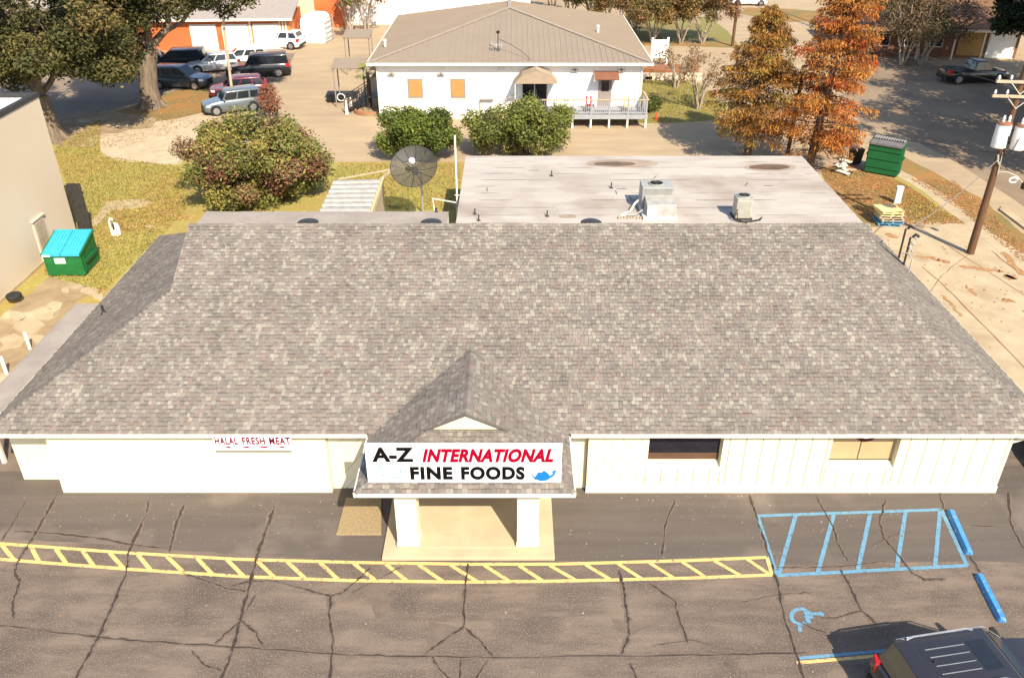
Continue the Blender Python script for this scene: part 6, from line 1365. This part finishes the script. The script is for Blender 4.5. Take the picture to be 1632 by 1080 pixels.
# pallets
c = at(1421, 362); PZs = .02
pal = [('pallet_blue', 'blue pallet at the bottom of the stack'), ('pallet_blue', 'blue pallet second from the bottom of the stack'), ('weathered_wood', 'grey pallet in the middle of the stack'), ('weathered_wood', 'grey pallet just under the fresh yellow pallets'), ('fresh_wood', 'yellow pallet under the topmost pallet of the stack'), ('fresh_wood', 'bright yellow pallet lying askew on top of the stack')]
for k, (mt, lab) in enumerate(pal):
    t = thing('pallet', lab, 'pallet', (c.x + .06 * ((k * 5) % 3 - 1) - (.12 if k > 3 else 0), c.y + .6, PZs + k * .145), R(-6 + 4 * ((k * 7) % 3) + (6 if k == 5 else 0)), 'pallets stacked behind the store')
    for j in range(7): m = MB(); y = -.5 + j * .165; m.box(-.6, .6, y - .055, y + .055, .115, .137); m.build('slat', mt, t)
    for x in (-.55, 0, .55): m = MB(); m.box(x - .045, x + .045, -.55, .55, .022, .114); m.build('stringer', mt, t)
    for y in (-.5, 0, .5): m = MB(); m.box(-.6, .6, y - .05, y + .05, 0, .021); m.build('base_slat', mt, t)
c = at(1429, 324); t = thing('utility_pedestal', 'slim white utility pedestal on the leafy verge', 'pedestal', (c.x, c.y, .012), R(-12)); m = MB(); m.box(-.17, .17, -.14, .14, 0, .95); m.build('case', 'porcelain', t, bevel=.03); m = MB(); m.box(-.19, .19, -.16, .16, .95, 1.0); m.build('cap', 'porcelain', t, bevel=.02)
# -- poles and wires
def pole(label, base, h, r0, r1, mt='pole_wood', lean=(0, 0)):
    t = thing('utility_pole', label, 'utility pole', base); m = MB(); m.tube([(0, 0, -.1), (lean[0] * .5, lean[1] * .5, h * .5), (lean[0], lean[1], h)], [r0, (r0 + r1) / 2, r1], 12); m.build('shaft', mt, t, smooth=True); return t
pb = at(1546, 404); up = pole('wooden utility pole with two white transformers on the concrete pad', (pb.x, pb.y, .008), 9.6, .19, .12)
for z, y in ((8.55, -.16), (7.9, -.17)):
    m = MB(); m.bar((-1.25, y, z + .04), (1.35, y, z - .04), .10, .12); ca_ = m.build('crossarm', 'weathered_wood', up); m = MB(); m.bar((-.55, y - .02, z - .02), (0, y + .02, z - .55), .04, .02); m.bar((.55, y - .02, z - .02), (0, y + .02, z - .55), .04, .02); m.build('arm_brace', 'white_trim', ca_)
    for x in (-1.15, -.6, .7, 1.2): m = MB(); m.lathe([(.02, 0), (.02, .08), (.06, .09), (.06, .13), (.03, .15), (.055, .17), (.03, .24)], 9, (x, y, z + .07)); m.build('insulator', 'porcelain', ca_)
for x, zc_ in ((-.42, 6.15), (.48, 6.05)):
    m = MB(); m.lathe([(.27, zc_ - .55), (.33, zc_ - .5), (.33, zc_ + .5), (.30, zc_ + .56)], 20, (x, -.38, 0)); tr_ = m.build('transformer', 'porcelain', up, smooth=True)
    m = MB(); m.lathe([(.34, zc_ + .56), (.30, zc_ + .64), (.05, zc_ + .68)], 20, (x, -.38, 0)); m.build('lid', 'rusty', tr_)
    for dx in (-.12, .14): m = MB(); m.lathe([(.05, 0), (.07, .06), (.045, .12), (.07, .18), (.04, .32)], 9, (x + dx, -.42, zc_ + .64)); m.build('bushing', 'porcelain', tr_)
    m = MB(); m.bar((x, -.38, zc_ + .3), (0, 0, zc_ + .3), .08, .1); m.bar((x, -.38, zc_ - .3), (0, 0, zc_ - .3), .08, .1); m.build('mount', 'dark_metal', tr_)
    m = MB(); m.tube([(x - .12, -.42, zc_ + .95), (x * .7, -.5, zc_ + 1.4), (x * 1.2, -.2, 7.95)], .012, 5); m.tube([(x * .6, -.7, zc_ + .1), (x * .4, -.6, zc_ - .5), (.05, -.25, zc_ - .9)], .018, 5); m.build('lead', 'wire', tr_)
m = MB(); m.tube([(-.2, -.2, 5.2), (-.15, -.25, 4.9), (0, -.2, 4.7)], .05, 6); m.tube([(0, -.18, 5.3), (.05, -.22, 4.2)], .03, 6); m.build('rack', 'galv', up)
# lamp on a bent arm
m = MB(); m.tube([(.1, -.1, 4.3), (.5, -.25, 4.35), (.9, -.45, 4.2), (1.15, -.55, 3.95)], .022, 6); la = m.build('lamp_arm', 'galv', up, smooth=True)
m = MB(); m.tube([(.72 + .2 * math.cos(a), -.5, 4.05 + .12 * math.sin(a)) for a in np.linspace(0, 5.6, 14)], .035, 6); m.build('wire_coil', 'sign_white', la); m = MB(); m.lathe([(.06, 3.62), (.13, 3.66), (.13, 3.9), (.05, 4.0)], 10, (1.25, -.6, 0)); m.build('lamp_head', 'black', la)
def wire(name, label, a, b, sag, r=.014, mt='wire', n=14, twist=False):
    a, b = Vector(a), Vector(b); m = MB(); pts = [(a.lerp(b, i / n) - Vector((0, 0, sag * 4 * (i / n) * (1 - i / n)))) - a for i in range(n + 1)]
    m.tube(pts, r, 6); o = m.build(name, mt, None); o.location = a; tag(o, label, 'wire'); return o
mt_ = MP + Vector((.2, 0, 1.45))
wire('service_drop', 'twisted service cable from the transformer pole to the roof mast', mt_, (pb.x - .1, pb.y - .2, 5.0), .25, .024, 'bright_wire')
wire('overhead_wire', 'overhead line running from the upper crossarm along the street', (pb.x - 1.15, pb.y - .16, 8.8), (pb.x - 13, pb.y + 60, 9.5), 1.0)
wire('overhead_wire', 'overhead line running from the lower crossarm along the street', (pb.x + .7, pb.y - .17, 8.1), (pb.x - 11.5, pb.y + 60, 8.8), 1.1)
wire('overhead_wire', 'low cable strung from the pole across the street', (pb.x, pb.y, 5.2), (pb.x - 9.5, pb.y + 14.5, 5.0), .7, .02)
p = at(1253, 256); pole('slim brown pole between the two cypress trees', (p.x, p.y, .004), 5.6, .13, .11, 'pole_wood', (.15, .1))
p = at(373, 172); pole('weathered pale pole beside the grey blue off-road car', (p.x, p.y, .02), 6.6, .12, .09, 'weathered_wood', (.25, .1))
p = at(1167, 74); pole('dark utility pole at the far verge corner', (p.x, p.y, .012), 9, .16, .12)
p = at(1695, 752); make_car('parked_car', 'dark green car at the right end of the store', 'navy', (p.x + .3, p.y + .3, .012), 80, 4.6, 1.85, 1.45, 'sedan', None, None)
